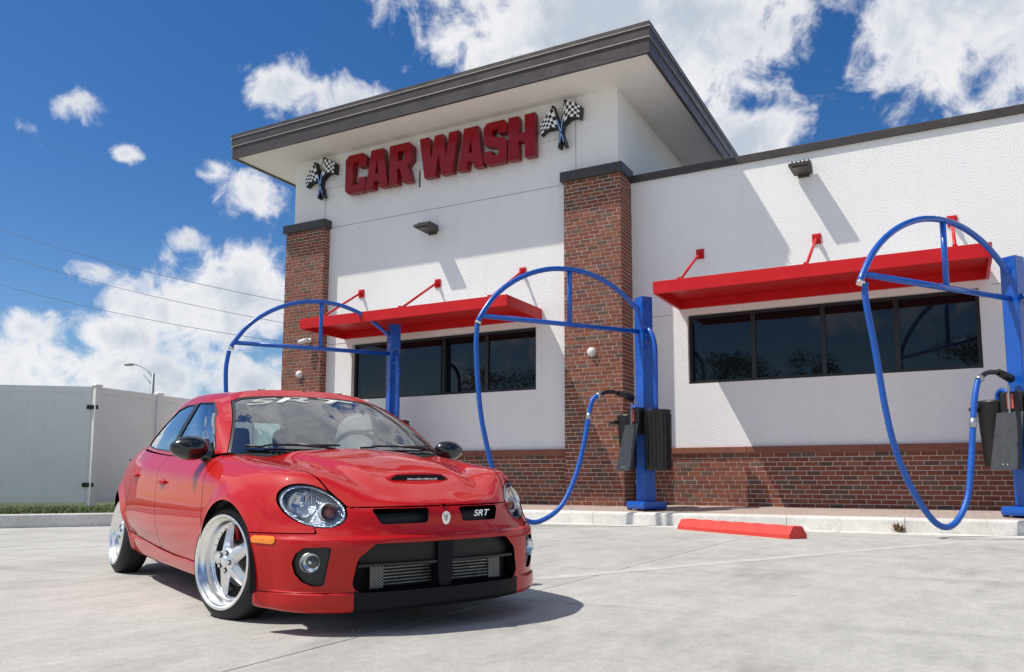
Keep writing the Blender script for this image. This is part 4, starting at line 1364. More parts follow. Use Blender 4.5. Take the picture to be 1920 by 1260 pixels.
nrm = np.where(((nrm * (C2 - np.array([-1.3, 0]))).sum(1) < 0)[:, None], -nrm, nrm)
NR = 8
net = np.zeros((NC, NR, 3))
for k in range(NC):
    for r_ in range(NR):
        q = C2[k] - nrm[k] * OFFS[k][r_]
        net[k, r_] = (q[0], max(0, q[1]), ZR[k][r_])


def eval_net(net, tc, tr, U, W, mirror0, mirror1, rowmirror=False):
    """dense positions of a control net, mirrored ghosts at the centre line where asked"""
    A = net; t = tc
    s = np.array([1, -1, 1])
    if mirror0: A = np.concatenate([(A[1] * s)[None], A]); t = np.concatenate([[2 * t[0] - t[1]], t])
    if mirror1: A = np.concatenate([A, (A[-2] * s)[None]]); t = np.concatenate([t, [2 * t[-1] - t[-2]]])
    B = hermite(A, t, U)                           # (nu, rows, 3)
    B = np.swapaxes(B, 0, 1); q = tr
    if rowmirror: B = np.concatenate([B, (B[-2] * s)[None]]); q = np.concatenate([q, [2 * q[-1] - q[-2]]])
    return np.swapaxes(hermite(B, q, W), 0, 1)     # (nu, nw, 3)


def grid_surf(fn, U, W, flip=False):
    V = fn(U, W)
    e = 1e-4
    du = fn(np.clip(U + e, U[0], U[-1]), W) - fn(np.clip(U - e, U[0], U[-1]), W)
    dw = fn(U, np.clip(W + e, W[0], W[-1])) - fn(U, np.clip(W - e, W[0], W[-1]))
    N = np.cross(du, dw)
    ln = np.linalg.norm(N, axis=2, keepdims=True)
    bad = ln[..., 0] < 1e-12
    N = N / np.maximum(ln, 1e-12)
    if flip: N = -N
    for i, j in zip(*np.where(bad)):
        c = N[min(i + 1, N.shape[0] - 1), j]
        N[i, j] = c if np.linalg.norm(c) > .5 else np.array([.3, 0, .95])
    nu, nw = len(U), len(W)
    F = []
    for i in range(nu - 1):
        for j in range(nw - 1):
            a, b, c, d = i * nw + j, (i + 1) * nw + j, (i + 1) * nw + j + 1, i * nw + j + 1
            f = (a, d, c, b) if flip else (a, b, c, d)
            F.append(f)
    s = Surf(V.reshape(-1, 3), N.reshape(-1, 3), F)
    # drop collapsed quads
    keep = []
    for f in s.F:
        q = s.V[list(f)]
        if np.linalg.norm(np.cross(q[2] - q[0], q[3] - q[1])) > 1e-10: keep.append(f)
    s.F = keep
    return s


trow = np.concatenate([[0], np.cumsum([np.mean(np.linalg.norm(net[:, i + 1] - net[:, i], axis=1)) for i in range(NR - 1)])])
# inner rows: over the hood, along the belt, over the trunk lid, all columns
CEN_ALL = dict(CEN); CEN_ALL.update(REAR)
for k in (9, 10, 11): CEN_ALL[k] = (float(cols[k][0]) + .0, ZR[k][7] + .045)
CEN_ALL[9] = (-.42, .90); CEN_ALL[11] = (-2.45, .985)
hn = np.zeros((NC, NR + 3, 3)); hn[:, :NR] = net
for k in range(NC):
    a = net[k, NR - 1]; c = np.array([CEN_ALL[k][0], 0, CEN_ALL[k][1]])
    pw = 1.6 if k < 10 else 1.8
    for i, f in enumerate((.36, .70, 1.0)):
        p = a * (1 - f) + c * f
        p[2] = a[2] + (c[2] - a[2]) * (1 - (1 - f) ** pw)
        hn[k, NR + i] = p
trow2 = np.concatenate([trow, trow[-1] + np.array([.24, .47, .68])])


def sstep(a, b, x):
    t = np.clip((x - a) / (b - a), 0, 1)
    return t * t * (3 - 2 * t)


def detail(V):
    """pressed-in forms: hood bulge, bumper shelf, door moulding, arch lips"""
    V = V.copy()
    x, y, z = V[..., 0], np.abs(V[..., 1]), V[..., 2]
    # power bulge of the hood, tapering to the nose
    top = sstep(.60, .68, z) * sstep(-.4, -.2, x)
    w = .30 + .08 * sstep(.6, -.2, x)
    V[..., 2] += .016 * top * (1 - sstep(w - .06, w + .05, y)) * sstep(.86, .45, x)
    V[..., 2] -= .007 * top * sstep(w - .02, w + .08, y) * (1 - sstep(w + .10, w + .26, y)) * sstep(.75, .35, x)
    # shelf above the bumper
    fr = sstep(.30, .55, x)
    sh = sstep(.445, .462, z) * (1 - sstep(.50, .60, z)) * fr
    V[..., 0] -= .014 * sh
    # lip below the bumper stands a little proud
    lip = (1 - sstep(.203, .212, z)) * fr
    V[..., 0] += .012 * lip
    V[..., 1] += np.sign(V[..., 1]) * .010 * lip * sstep(.35, .7, y)
    # flared arches
    for cx_, cz_, r0_ in ((.125, .270, .352), (-2.64, .285, .335)):
        d = np.hypot(x - cx_, z - cz_) - r0_ + .335
        f = (1 - sstep(.335, .43, d)) * sstep(.5, .7, y)
        V[..., 1] += np.sign(V[..., 1]) * .020 * f
    # door crease and sill step
    dr = sstep(-.2, -.35, x) * sstep(-2.3, -2.1, x) * sstep(.6, .7, y)
    zc = .255 + .045 * sstep(-.5, -1.9, x)
    V[..., 1] += np.sign(V[..., 1]) * .016 * dr * (1 - sstep(zc - .006, zc + .010, z)) * sstep(.16, .2, z)
    return V


fA = lambda U, W: detail(eval_net(hn, tcol, trow2, U, W, True, True, True))
fB = fA; fC = fA
u_door = tcol[8]; u_rear = tcol[12]
UA = np.linspace(0, u_door, 170); UB = np.linspace(u_door, u_rear, 130); UC = np.linspace(u_rear, tcol[-1], 90)
W1 = np.linspace(trow[0], trow[-1], 74); W2 = np.linspace(trow[-1], trow2[-1], 44)
sideA = grid_surf(lambda U, W: fA(U, W), UA, np.concatenate([W1, W2[1:]]))
sideB = grid_surf(fB, UB, W1)
sideC = grid_surf(lambda U, W: fC(U, W), UC, np.concatenate([W1, W2[1:]]))
for s in (sideA, sideB, sideC):                     # make normals point outward
    c = s.V - np.array([-1.3, 0, .45])
    if (np.sign((s.N * c).sum(1)).mean()) < 0:
        s.N = -s.N; s.F = [tuple(reversed(f)) for f in s.F]

arch_f = lambda V: np.where(np.abs(V[:, 1]) > .45, np.hypot(V[:, 0] - .125, V[:, 2] - .270) - .352, 1.0)
arch_r = lambda V: np.where(np.abs(V[:, 1]) > .45, np.hypot(V[:, 0] + 2.64, V[:, 2] - .285) - .335, 1.0)
sideA = sideA.clip(arch_f)[1]
sideB = sideB.clip(arch_r)[1]; sideC = sideC.clip(arch_r)[1]

car = empty('red_car', (0, 0, 0), label='red sedan parked in front with wide polished five-spoke wheels and black mirrors', cat='car')
shell = car

# openings in the nose, drawn on the front elevation (|y|, z)
yz = lambda V: np.stack([np.abs(V[:, 1]), V[:, 2]], 1)
def frontal(f, xmin=.35): return lambda V: np.where(V[:, 0] > xmin, f(yz(V)), 1.0)
# headlight: tilted egg
def hl_field(V):
    q = yz(V) - np.array([.587, .598])
    a = math.radians(24)
    u = q[:, 0] * math.cos(a) + q[:, 1] * math.sin(a); w = -q[:, 0] * math.sin(a) + q[:, 1] * math.cos(a)
    b = .094 + .035 * u
    r = np.hypot(u / .128, w / np.maximum(b, .03))
    return np.where(V[:, 0] > .25, (r - 1) * .10, 1.0)
f_low = frontal(round_poly([(0, .188), (.475, .188), (.43, .36), (.33, .428), (0, .438)], .035))
def f_low2(V):  # straight across the centre line
    f = round_poly([(-.475, .205), (.475, .205), (.445, .36), (.37, .425), (-.37, .425), (-.445, .36)], .045)
    return np.where(V[:, 0] > .5, f(np.stack([V[:, 1], V[:, 2]], 1)), 1.0)
f_nos = frontal(round_poly([(.085, .578), (.100, .512), (.325, .510), (.362, .583), (.10, .583)], .010), .6)
f_fog = frontal(round_poly([(.555, .415), (.578, .240), (.622, .238), (.660, .258), (.684, .295), (.694, .345), (.684, .385), (.655, .412)], .010), .4)
f_blk = lambda V: np.where(V[:, 0] > .4, np.maximum(V[:, 2] - .209, np.abs(V[:, 1]) - .463), 1.0)
hood_poly = [(.90, -.1), (.90, .30), (.815, .415), (.735, .455), (.63, .515), (.42, .585), (.12, .635), (-.18, .665), (-.305, .655), (-.265, .40), (-.20, .0), (-.20, -.1)]
f_hood = lambda V: np.where((V[:, 2] > .583) & (V[:, 0] > -.45), np.maximum(sd_poly(np.stack([V[:, 0], V[:, 1]], 1), hood_poly), .590 - V[:, 2] + .0 * V[:, 0]), 1.0)

lensS, rest = sideA.cut(hl_field, .006)
lowS, rest = rest.cut(f_low2, .0)
nosS, rest = rest.cut(f_nos, .0)
fogS, rest = rest.cut(f_fog, .0)
hoodS, rest = rest.cut(f_hood, .0065)
# cowl behind the hood is plastic
f_cowl = lambda V: np.where((V[:, 2] > .74) & (np.abs(V[:, 1]) < .655), np.maximum(V[:, 0] + .19, np.abs(V[:, 1]) - .655), 1.0)
cowlS, rest = rest.cut(f_cowl, .0)
f_fend = lambda V: np.where(V[:, 0] < .345, -1.0, np.where(V[:, 2] > .474, np.maximum(.474 - V[:, 2], .455 - np.abs(V[:, 1])), np.maximum(.474 - V[:, 2], V[:, 0] - .345)))
f_fend = lambda V: np.minimum(V[:, 0] - .40, np.maximum(.474 - V[:, 2], np.minimum(.600 - np.abs(V[:, 1]), .62 - V[:, 2])))
fendS, bumpS = rest.cut(f_fend, .0055)
blackS, bumpS = bumpS.cut(f_blk, .0)
redlipS, bumpS = bumpS.cut(lambda V: np.where(V[:, 0] > .36, V[:, 2] - .2075, 1.0), .003)

# scoop hole in the hood
f_scoop = lambda V: round_poly([(.565, -.165), (.625, -.150), (.625, .150), (.565, .165)], .015)(np.stack([V[:, 0], V[:, 1]], 1))

both = lambda s: s.join(s.mirror())
hood = both(hoodS).build('hood', 'paint', car, weld=True)
bump = both(bumpS).build('front_bumper', 'paint', car, rim=.02, weld=True)
redlipS.build('front_lip', 'paint', bump, rim=.02)
redlipS.mirror().build('front_lip', 'paint', bump, rim=.02)
both(blackS).build('lip_strip', 'lip', bump, weld=True, rim=.03)
both(lowS.clip(lambda V: .322 - V[:, 2])[0]).offset(-.045).build('lower_grille', 'grille_mesh', bump, rim=0, weld=True)
both(lowS).offset(-.15).build('grille_back', 'under', bump, rim=0, weld=True)
both(cowlS).offset(-.004).build('cowl', 'trim', car, rim=.02, weld=True)


def wall_of(surf, name, mat, parent, vec, both_sides=True):
    """recess walls: the open border of a patch swept along vec"""
    m = MB()
    for (i, j) in surf.edges_open():
        a, b = surf.V[i], surf.V[j]
        if abs(a[1]) < 1e-4 and abs(b[1]) < 1e-4: continue
        v = np.array(vec)
        m.add([a, b, b + v, a + v], [(0, 1, 2, 3)])
    return m.build(name, mat, parent)
wall_of(both(lowS), 'grille_surround', 'trim', bump, (-.10, 0, 0))
for s, sg_ in ((1, 'l'), (-1, 'r')):
    S = (lambda q: q if s > 0 else q.mirror())
    S(nosS).offset(-.045).build('nostril', 'grille_mesh', bump, rim=0)
    wall_of(S(nosS), 'nostril_surround', 'trim', bump, (-.07, 0, 0))
    fend = S(fendS).build('front_fender', 'paint', car)
    fg = S(fogS).offset(-.014).build('fog_bezel', 'trim', bump, rim=0)
    wall_of(S(fogS), 'fog_surround', 'trim', fg, (-.03, 0, 0))
    # headlight
    hl = S(lensS).offset(-.001).build('headlight', 'lens', car, rim=0)
    S(lensS).offset(-.046).build('lamp_housing', 'lamp_silver', hl, rim=0)
    wall_of(S(lensS), 'lamp_wall', 'trim', hl, (-.05, -.01 * s, -.004))
    ringS = lensS.clip(lambda V: -(hl_field(V) + .011))[0]
    S(ringS).offset(-.008).build('lamp_rim', 'lamp_silver', hl, rim=.02)
    # reflector bowls, bulb and amber signal inside
    def bowl(c, nv, r_, d, name, mat, par, seg=28):
        nv = Vector(nv).normalized()
        prof = [(r_, 0), (r_ * .93, -d * .25), (r_ * .75, -d * .6), (r_ * .45, -d * .88), (r_ * .12, -d)]
        mb = MB(); mb.lathe(prof, seg, 'z')
        rot = nv.to_track_quat('Z', 'Y').to_matrix()
        mb.v = [tuple(rot @ Vector(p) + Vector(c)) for p in mb.v]
        return mb.build(name, mat, par)
    nv = (.86, .30 * s, .30)
    def skin(y, z):
        i = np.argmin((lensS.V[:, 1] - y) ** 2 + (lensS.V[:, 2] - z) ** 2); return lensS.V[i]
    k1 = skin(.622, .612); k2 = skin(.530, .572)
    b1 = bowl((k1[0] - .016, (k1[1] - .006) * s, .606), nv, .066, .045, 'main_reflector', 'chrome', hl)
    b2 = bowl((k2[0] - .016, (k2[1] - .004) * s, .568), (.90, .22 * s, .25), .040, .035, 'signal_reflector', 'chrome', hl)
    MB().sphere((k1[0] - .034, .612 * s, .600), .018, 14, 10).build('bulb', 'chrome', b1)
    MB().sphere((k2[0] - .030, .523 * s, .565), (.022, .022, .022), 14, 10).build('signal_bulb', 'bulb_amber', b2)
    MB().lathe([(.040, 0), (.046, 0), (.046, -.02), (.040, -.02)], 28, 'x', (k2[0] - .018, .526 * s, .568)).build('signal_ring', 'alloy', b2)
    # facets of the main reflector
    for q in range(5):
        yq = .575 + q * .022; xq = min(skin(yq, .56)[0], skin(yq, .645)[0], skin(yq, .60)[0]) - .030
        MB().box(xq - .02, xq, yq * s - .0014, yq * s + .0014, .560, .645).build('reflector_flute', 'chrome', b1)
    # fog lamp
    i_ = np.argmin((bumpS.V[:, 1] - .632) ** 2 + (bumpS.V[:, 2] - .345) ** 2 + np.where(bumpS.V[:, 0] < .5, 9, 0))
    i_ = np.argmin((fogS.V[:, 1] - .634) ** 2 + (fogS.V[:, 2] - .345) ** 2)
    fc = fogS.V[i_]; fq = Vector((.92, .39 * s, .0)).normalized().to_track_quat('Z', 'Y').to_matrix()
    def turned(prof, name, mat, par, z0=0.0):
        mb = MB().lathe([(r_, h_ + z0) for r_, h_ in prof], 28, 'z')
        mb.v = [tuple(fq @ Vector(p) + Vector((fc[0] + .001, (fc[1] - .006) * s, fc[2]))) for p in mb.v]
        return mb.build(name, mat, par)
    fl = turned([(0, .020), (.020, .017), (.036, .008), (.043, .0)], 'fog_lamp', 'lens', fg)
    turned([(.003, -.022), (.020, -.018), (.036, -.004), (.042, .002)], 'fog_reflector', 'chrome', fl)
    turned([(.0, -.004), (.008, -.006), (.010, -.02)], 'fog_bulb', 'alloy', fl)
    turned([(.043, .003), (.047, .000), (.048, -.03)], 'fog_ring', 'steel', fl)
    # amber side marker
    mk = lambda V: np.where(V[:, 2] < .5, round_poly([(.445, .430), (.555, .424), (.585, .438), (.555, .460), (.445, .462)], .012)(np.stack([V[:, 0], V[:, 2]], 1)), 1.0)
    S(bumpS.clip(mk)[0]).offset(.004).build('side_marker', 'amber', bump, rim=.006)

# centre bar, shelf, intercooler in the lower opening
MB().prism([(-.030, .205), (.030, .205), (.040, .26), (.044, .435), (-.044, .435), (-.040, .26)], .80, .872, 'x').build('grille_post', 'lip', bump)
sh = MB()
vs = []
for i in range(25):
    y = -.44 + .88 * i / 24
    xf = .865 - .20 * y * y * 1.2
    vs += [(xf, y, .318), (xf - .05, y, .320), (xf - .05, y, .332), (xf, y, .330)]
sh.add(vs, [(4 * i + k, 4 * i + (k + 1) % 4, 4 * i + 4 + (k + 1) % 4, 4 * i + 4 + k) for i in range(24) for k in range(4)])
sh.build('grille_shelf', 'trim', bump)
ic = MB().box(.775, .79, -.30, .30, .218, .312).build('intercooler', 'under', bump)
for k in range(6):
    z = .226 + k * .0152
    MB().box(.791, .797, -.30, .30, z, z + .0045).build('cooler_tube', 'silver_paint', ic)
for s in (-1, 1):
    MB().box(.792, .802, min(s * .30, s * .37), max(s * .30, s * .37), .214, .316).build('cooler_tank', 'cooler_mesh', ic)

# hood scoop: raised lip with a dark mouth
sc = MB(); n = 20; vs = []
for i in range(n + 1):
    y = -.175 + .35 * i / n
    k = max(0.0, 1 - (abs(y) / .175) ** 4)
    zh = float(np.interp(.60, [.30, .455, .585, .70], [.793, .752, .710, .667])) + .016
    vs += [(.50, y, .748 + .012 * k), (.585, y, .730 + .026 * k), (.606, y, .720 + .026 * k), (.606, y, .710 + .004 * k), (.560, y, .712), (.44, y, .768)]
sc.add(vs, [(6 * i + k, 6 * i + 6 + k, 6 * i + 6 + (k + 1) % 6, 6 * i + (k + 1) % 6) for i in range(n) for k in range(6)], True)
sco = sc.build('hood_scoop', 'paint', hood)
MB().add([(.6075, y, z) for y, z in [(-.155, .7125), (.155, .7125), (.160, .724), (.135, .740), (-.135, .740), (-.160, .724)]], [tuple(range(6))]).build('scoop_mouth', 'under', sco)
w_ = .07
for i, l_ in enumerate((.030, .016, .026, .012, .030, .022, .018)):
    MB().box(.608, .6095, -w_ , -w_ + l_, .7145, .7215 if i % 2 else .7235).build('scoop_mark', 'white_letter', sco)
    w_ -= l_ + .004

# emblem on the nose: a silver shield with a curled-horn head outline
E_ = [(.024 * math.cos(t), .535 + .029 * math.sin(t) - (.006 if math.sin(t) < -.6 else 0)) for t in np.linspace(0, 2 * math.pi, 25)[:-1]]
emo = MB().prism(E_, .866, .877, 'x').build('nose_emblem', 'chrome', bump)
MB().prism([(-.014, .549), (-.009, .553), (0, .540), (.009, .553), (.014, .549), (.006, .520), (0, .514), (-.006, .520)], .8772, .8780, 'x').build('emblem_inlay', 'steel', emo)


def text_mesh(body, size, shear, ext):
    cu = bpy.data.curves.new('t', 'FONT'); cu.body = body; cu.size = size; cu.shear = shear; cu.extrude = ext; cu.align_x = 'CENTER'; cu.offset = size * .012
    ob = bpy.data.objects.new('t', cu); COL.objects.link(ob)
    bpy.context.view_layer.update()
    me = bpy.data.meshes.new_from_object(ob.evaluated_get(bpy.context.evaluated_depsgraph_get()))
    bpy.data.objects.remove(ob)
    return me
me = text_mesh('SRT', .050, .35, .002); me.materials.append(M['chrome'])
o = bpy.data.objects.new('grille_letters', me); link(o, bump)
o.matrix_local = Matrix.Translation((.842, .225, .533)) @ Matrix.Rotation(math.radians(90 + 11), 4, 'Z') @ Matrix.Rotation(math.radians(84), 4, 'X')
o.scale = (1.25, .85, 1)

# doors, sills, quarter panels, trunk
xz = lambda V: np.stack([V[:, 0], V[:, 2]], 1)
fd_poly = [(-.255, .262), (-.262, .60), (-.30, .80), (-.33, 1.0), (-1.385, 1.0), (-1.335, .80), (-1.29, .60), (-1.245, .282), (-.9, .268)]
rd_poly = [(-1.245, .282), (-1.29, .60), (-1.335, .80), (-1.385, 1.0), (-2.12, 1.0), (-2.08, .80), (-2.10, .66), (-2.20, .57), (-2.25, .46), (-2.27, .33), (-1.9, .312)]
f_fd = lambda V: np.where(np.abs(V[:, 1]) > .5, sd_poly(xz(V), fd_poly), 1.0)
f_rd = lambda V: np.where(np.abs(V[:, 1]) > .5, sd_poly(xz(V), rd_poly), 1.0)
# the fender surface was already linked; rebuild it without the strip that belongs to the door
for o in [o for o in car.children if o.name.startswith('front_fender')]:
    me = o.data; bpy.data.objects.remove(o); bpy.data.meshes.remove(me)
fd1, fendS = fendS.cut(f_fd, .0065)
fd2, bodyB = sideB.cut(f_fd, .0065)
rdS, bodyB = bodyB.cut(f_rd, .0065)
fdS = fd1.join(fd2)
rd3, bodyC = sideC.cut(f_rd, .0065)
rdS = rdS.join(rd3)
# lower part of the middle body is the sill, the rest belongs to the rear quarter
sillS, quartS = bodyB.clip(lambda V: np.maximum(V[:, 2] - .40, -(V[:, 0] + 2.32)))
quartS = quartS.join(bodyC)
tail_poly = [(-2.78, -.1), (-2.78, .50), (-3.30, .50), (-3.41, .40), (-3.41, -.1)]
f_trunk = lambda V: np.where(V[:, 2] > .90, sd_poly(np.stack([V[:, 0], V[:, 1]], 1), tail_poly), 1.0)
trunkS, quartS = quartS.cut(f_trunk, .005)
rbS, quartS = quartS.cut(lambda V: np.where(V[:, 0] < -2.9, np.maximum(V[:, 2] - .60, V[:, 0] + 2.95), 1.0), .005)
f_tail = lambda V: np.where(V[:, 0] < -3.0, round_poly([(.42, .66), (.70, .66), (.80, .72), (.80, .86), (.45, .86)], .02)(yz(V)), 1.0)
tailS, quartS = quartS.cut(f_tail, .004)
shelfS, quartS = quartS.cut(lambda V: np.where(V[:, 2] > .90, np.maximum(-2.735 - V[:, 0], np.abs(V[:, 1]) - .60), 1.0), .0)
both(shelfS).offset(-.01).build('parcel_shelf', 'interior_dark', car, weld=True, rim=0)
both(trunkS).build('trunk_lid', 'paint', car, weld=True)
both(rbS).build('rear_bumper', 'paint', car, weld=True)
HANDLE = {'f': (-1.14, .700), 'r': (-1.93, .738)}


def on_side(x, z):
    """outer skin at this place of the flank"""
    q = np.vstack([fdS.V, rdS.V, sillS.V, quartS.V, fendS.V]); nq = np.vstack([fdS.N, rdS.N, sillS.N, quartS.N, fendS.N])
    i = np.argmin((q[:, 0] - x) ** 2 + (q[:, 2] - z) ** 2 + np.where(q[:, 1] < .5, 9, 0))
    return q[i], nq[i]


# ---- greenhouse net: base on the belt, roof rail, roof
gb = [(-.205, 0, .880), (-.225, .28, .880), (-.265, .55, .877), (-.335, .692, .869), (-.56, .738, .858), (-1.0, .748, .862), (-1.45, .752, .880), (-1.9, .742, .912), (-2.25, .708, .942), (-2.52, .62, .965), (-2.68, .40, .982), (-2.73, 0, .986)]
gt = [(-.93, 0, 1.284), (-.94, .26, 1.276), (-.955, .455, 1.258), (-.99, .558, 1.232), (-1.10, .592, 1.240), (-1.36, .604, 1.252), (-1.60, .602, 1.248), (-1.85, .588, 1.222), (-2.05, .556, 1.180), (-2.18, .48, 1.160), (-2.23, .30, 1.192), (-2.25, 0, 1.205)]
gc = [(-.93, 0, 1.284), (-1.00, 0, 1.299), (-1.10, 0, 1.314), (-1.20, 0, 1.324), (-1.30, 0, 1.332), (-1.43, 0, 1.338), (-1.57, 0, 1.337), (-1.73, 0, 1.327), (-1.90, 0, 1.303), (-2.05, 0, 1.268), (-2.16, 0, 1.237), (-2.25, 0, 1.205)]
NG = len(gb)
gn = np.zeros((NG, 6, 3))
for k in range(NG):
    b, t, c = np.array(gb[k]), np.array(gt[k]), np.array(gc[k])
    out = np.array([0, 1, 0.]) if 3 <= k <= 8 else (np.array([.75, .3, .25]) if k < 3 else np.array([-.7, .3, .3]))
    gn[k, 0] = b
    gn[k, 1] = b * .62 + t * .38 + out * (.020 if k not in (0, NG - 1) else .020) * (np.array([1, 0, 1]) if k in (0, NG - 1) else 1)
    gn[k, 2] = b * .25 + t * .75 + out * (.014) * (np.array([1, 0, 1]) if k in (0, NG - 1) else 1)
    if 2 <= k <= 4: gn[k, 1, 2] += .022; gn[k, 2, 2] += .016
    gn[k, 3] = t
    gn[k, 4] = t * .55 + c * .45; gn[k, 4, 2] = t[2] + (c[2] - t[2]) * .72
    gn[k, 5] = c
tgc = np.concatenate([[0], np.cumsum([math.dist(gb[i], gb[i + 1]) for i in range(NG - 1)])])
tgr = np.array([0, .17, .34, .46, .74, 1.03])
gfun = lambda U, W: eval_net(gn, tgc, tgr, U, W, True, True, True)
gs = grid_surf(gfun, np.linspace(0, tgc[-1], 230), np.linspace(0, tgr[-1], 84))
if np.sign((gs.N * (gs.V - np.array([-1.4, 0, .8]))).sum(1)).mean() < 0:
    gs.N = -gs.N; gs.F = [tuple(reversed(f)) for f in gs.F]
bad_ = (gs.N * (gs.V - np.array([-1.4, 0, .8]))).sum(1) < 0
gs.N[bad_] *= -1
# windscreen in its own flat coordinates (|y| against height up the glass)
f_ws = lambda V: np.where((V[:, 0] > -1.12) & (V[:, 2] < 1.29) & (V[:, 2] - .880 + (V[:, 0] + .21) * .5 < .26), sd_poly(yz(V), [(-.3, .80), (.722, .80), (.690, .88), (.522, 1.205), (.472, 1.229), (.40, 1.241), (.22, 1.254), (-.3, 1.259)], .0), 1.0)
wsS, gs1 = gs.cut(f_ws, .004)
f_rw = lambda V: np.where((V[:, 0] < -2.15), sd_poly(yz(V), [(-.3, .99), (.40, .985), (.53, .98), (.43, 1.14), (.30, 1.175), (-.3, 1.19)], .0), 1.0)
rwS, gs1 = gs1.cut(f_rw, .004)
dlo_f = round_poly([(-.445, .872), (-.58, 1.005), (-.77, 1.125), (-.94, 1.202), (-1.175, 1.214), (-1.30, .890), (-1.0, .876)], .022)
dlo_r = round_poly([(-1.365, .894), (-1.245, 1.208), (-1.45, 1.215), (-1.68, 1.196), (-1.90, 1.120), (-2.10, .990), (-2.14, .955), (-1.9, .928)], .018)
f_gf = lambda V: np.where(np.abs(V[:, 1]) > .47, dlo_f(xz(V)), 1.0)
f_gr = lambda V: np.where(np.abs(V[:, 1]) > .47, dlo_r(xz(V)), 1.0)
gfS, gs1 = gs1.cut(f_gf, .0); grS, gs1 = gs1.cut(f_gr, .0)
f_bp = lambda V: np.where(np.abs(V[:, 1]) > .47, sd_poly(xz(V), [(-1.165, 1.21), (-1.255, 1.21), (-1.375, .885), (-1.29, .882)]), 1.0)
bpS, gs1 = gs1.cut(f_bp, .0)
both(gs1).build('roof', 'paint', car, weld=True, rim=.012)
both(gs1).offset(-.022).build('headliner', 'interior', car, weld=True, rim=0)
ws = both(wsS).offset(-.003).build('windscreen', 'windscreen', car, rim=0, weld=True)
f_band = lambda V: sd_poly(yz(V), [(-.3, .80), (.707, .80), (.676, .88), (.509, 1.200), (.462, 1.221), (.395, 1.232), (.22, 1.245), (-.3, 1.250)])
fritS = wsS.clip(lambda V: -(f_band(V)))[0]
both(fritS).offset(.0005).build('windscreen_seal', 'trim', ws, rim=0, weld=True)
both(rwS).offset(-.003).build('rear_window', 'windscreen', car, rim=0, weld=True)
# banner letters across the top of the windscreen
me = text_mesh('SRT', .125, .30, .0004); me.materials.append(M['white_letter'])
V = np.zeros(len(me.vertices) * 3); me.vertices.foreach_get('co', V); V = V.reshape(-1, 3)
V[:, 0] *= 3.4
wsN = both(wsS)
bm_ = bmesh.new(); bm_.from_mesh(me); bmesh.ops.subdivide_edges(bm_, edges=[e for e in bm_.edges if e.calc_length() > .03], cuts=3); bm_.to_mesh(me); bm_.free()
V = np.zeros(len(me.vertices) * 3); me.vertices.foreach_get('co', V); V = V.reshape(-1, 3); V[:, 0] *= 3.4; V[:, 0] -= .13
for i in range(len(V)):
    yy, hh = V[i, 0], V[i, 1]
    zt = 1.216 + hh * .42 - .20 * yy * yy
    j = np.argmin((wsN.V[:, 1] - yy) ** 2 + (wsN.V[:, 2] - zt) ** 2)
    p, nq = wsN.V[j], wsN.N[j]
    # slide along the tangent plane to the exact place
    dx = -((yy - p[1]) * nq[1] + (zt - p[2]) * nq[2]) / nq[0]
    V[i] = (p[0] + dx + .003, yy, zt)
me.vertices.foreach_set('co', V.reshape(-1)); me.update()
o = bpy.data.objects.new('banner_letters', me); link(o, ws)

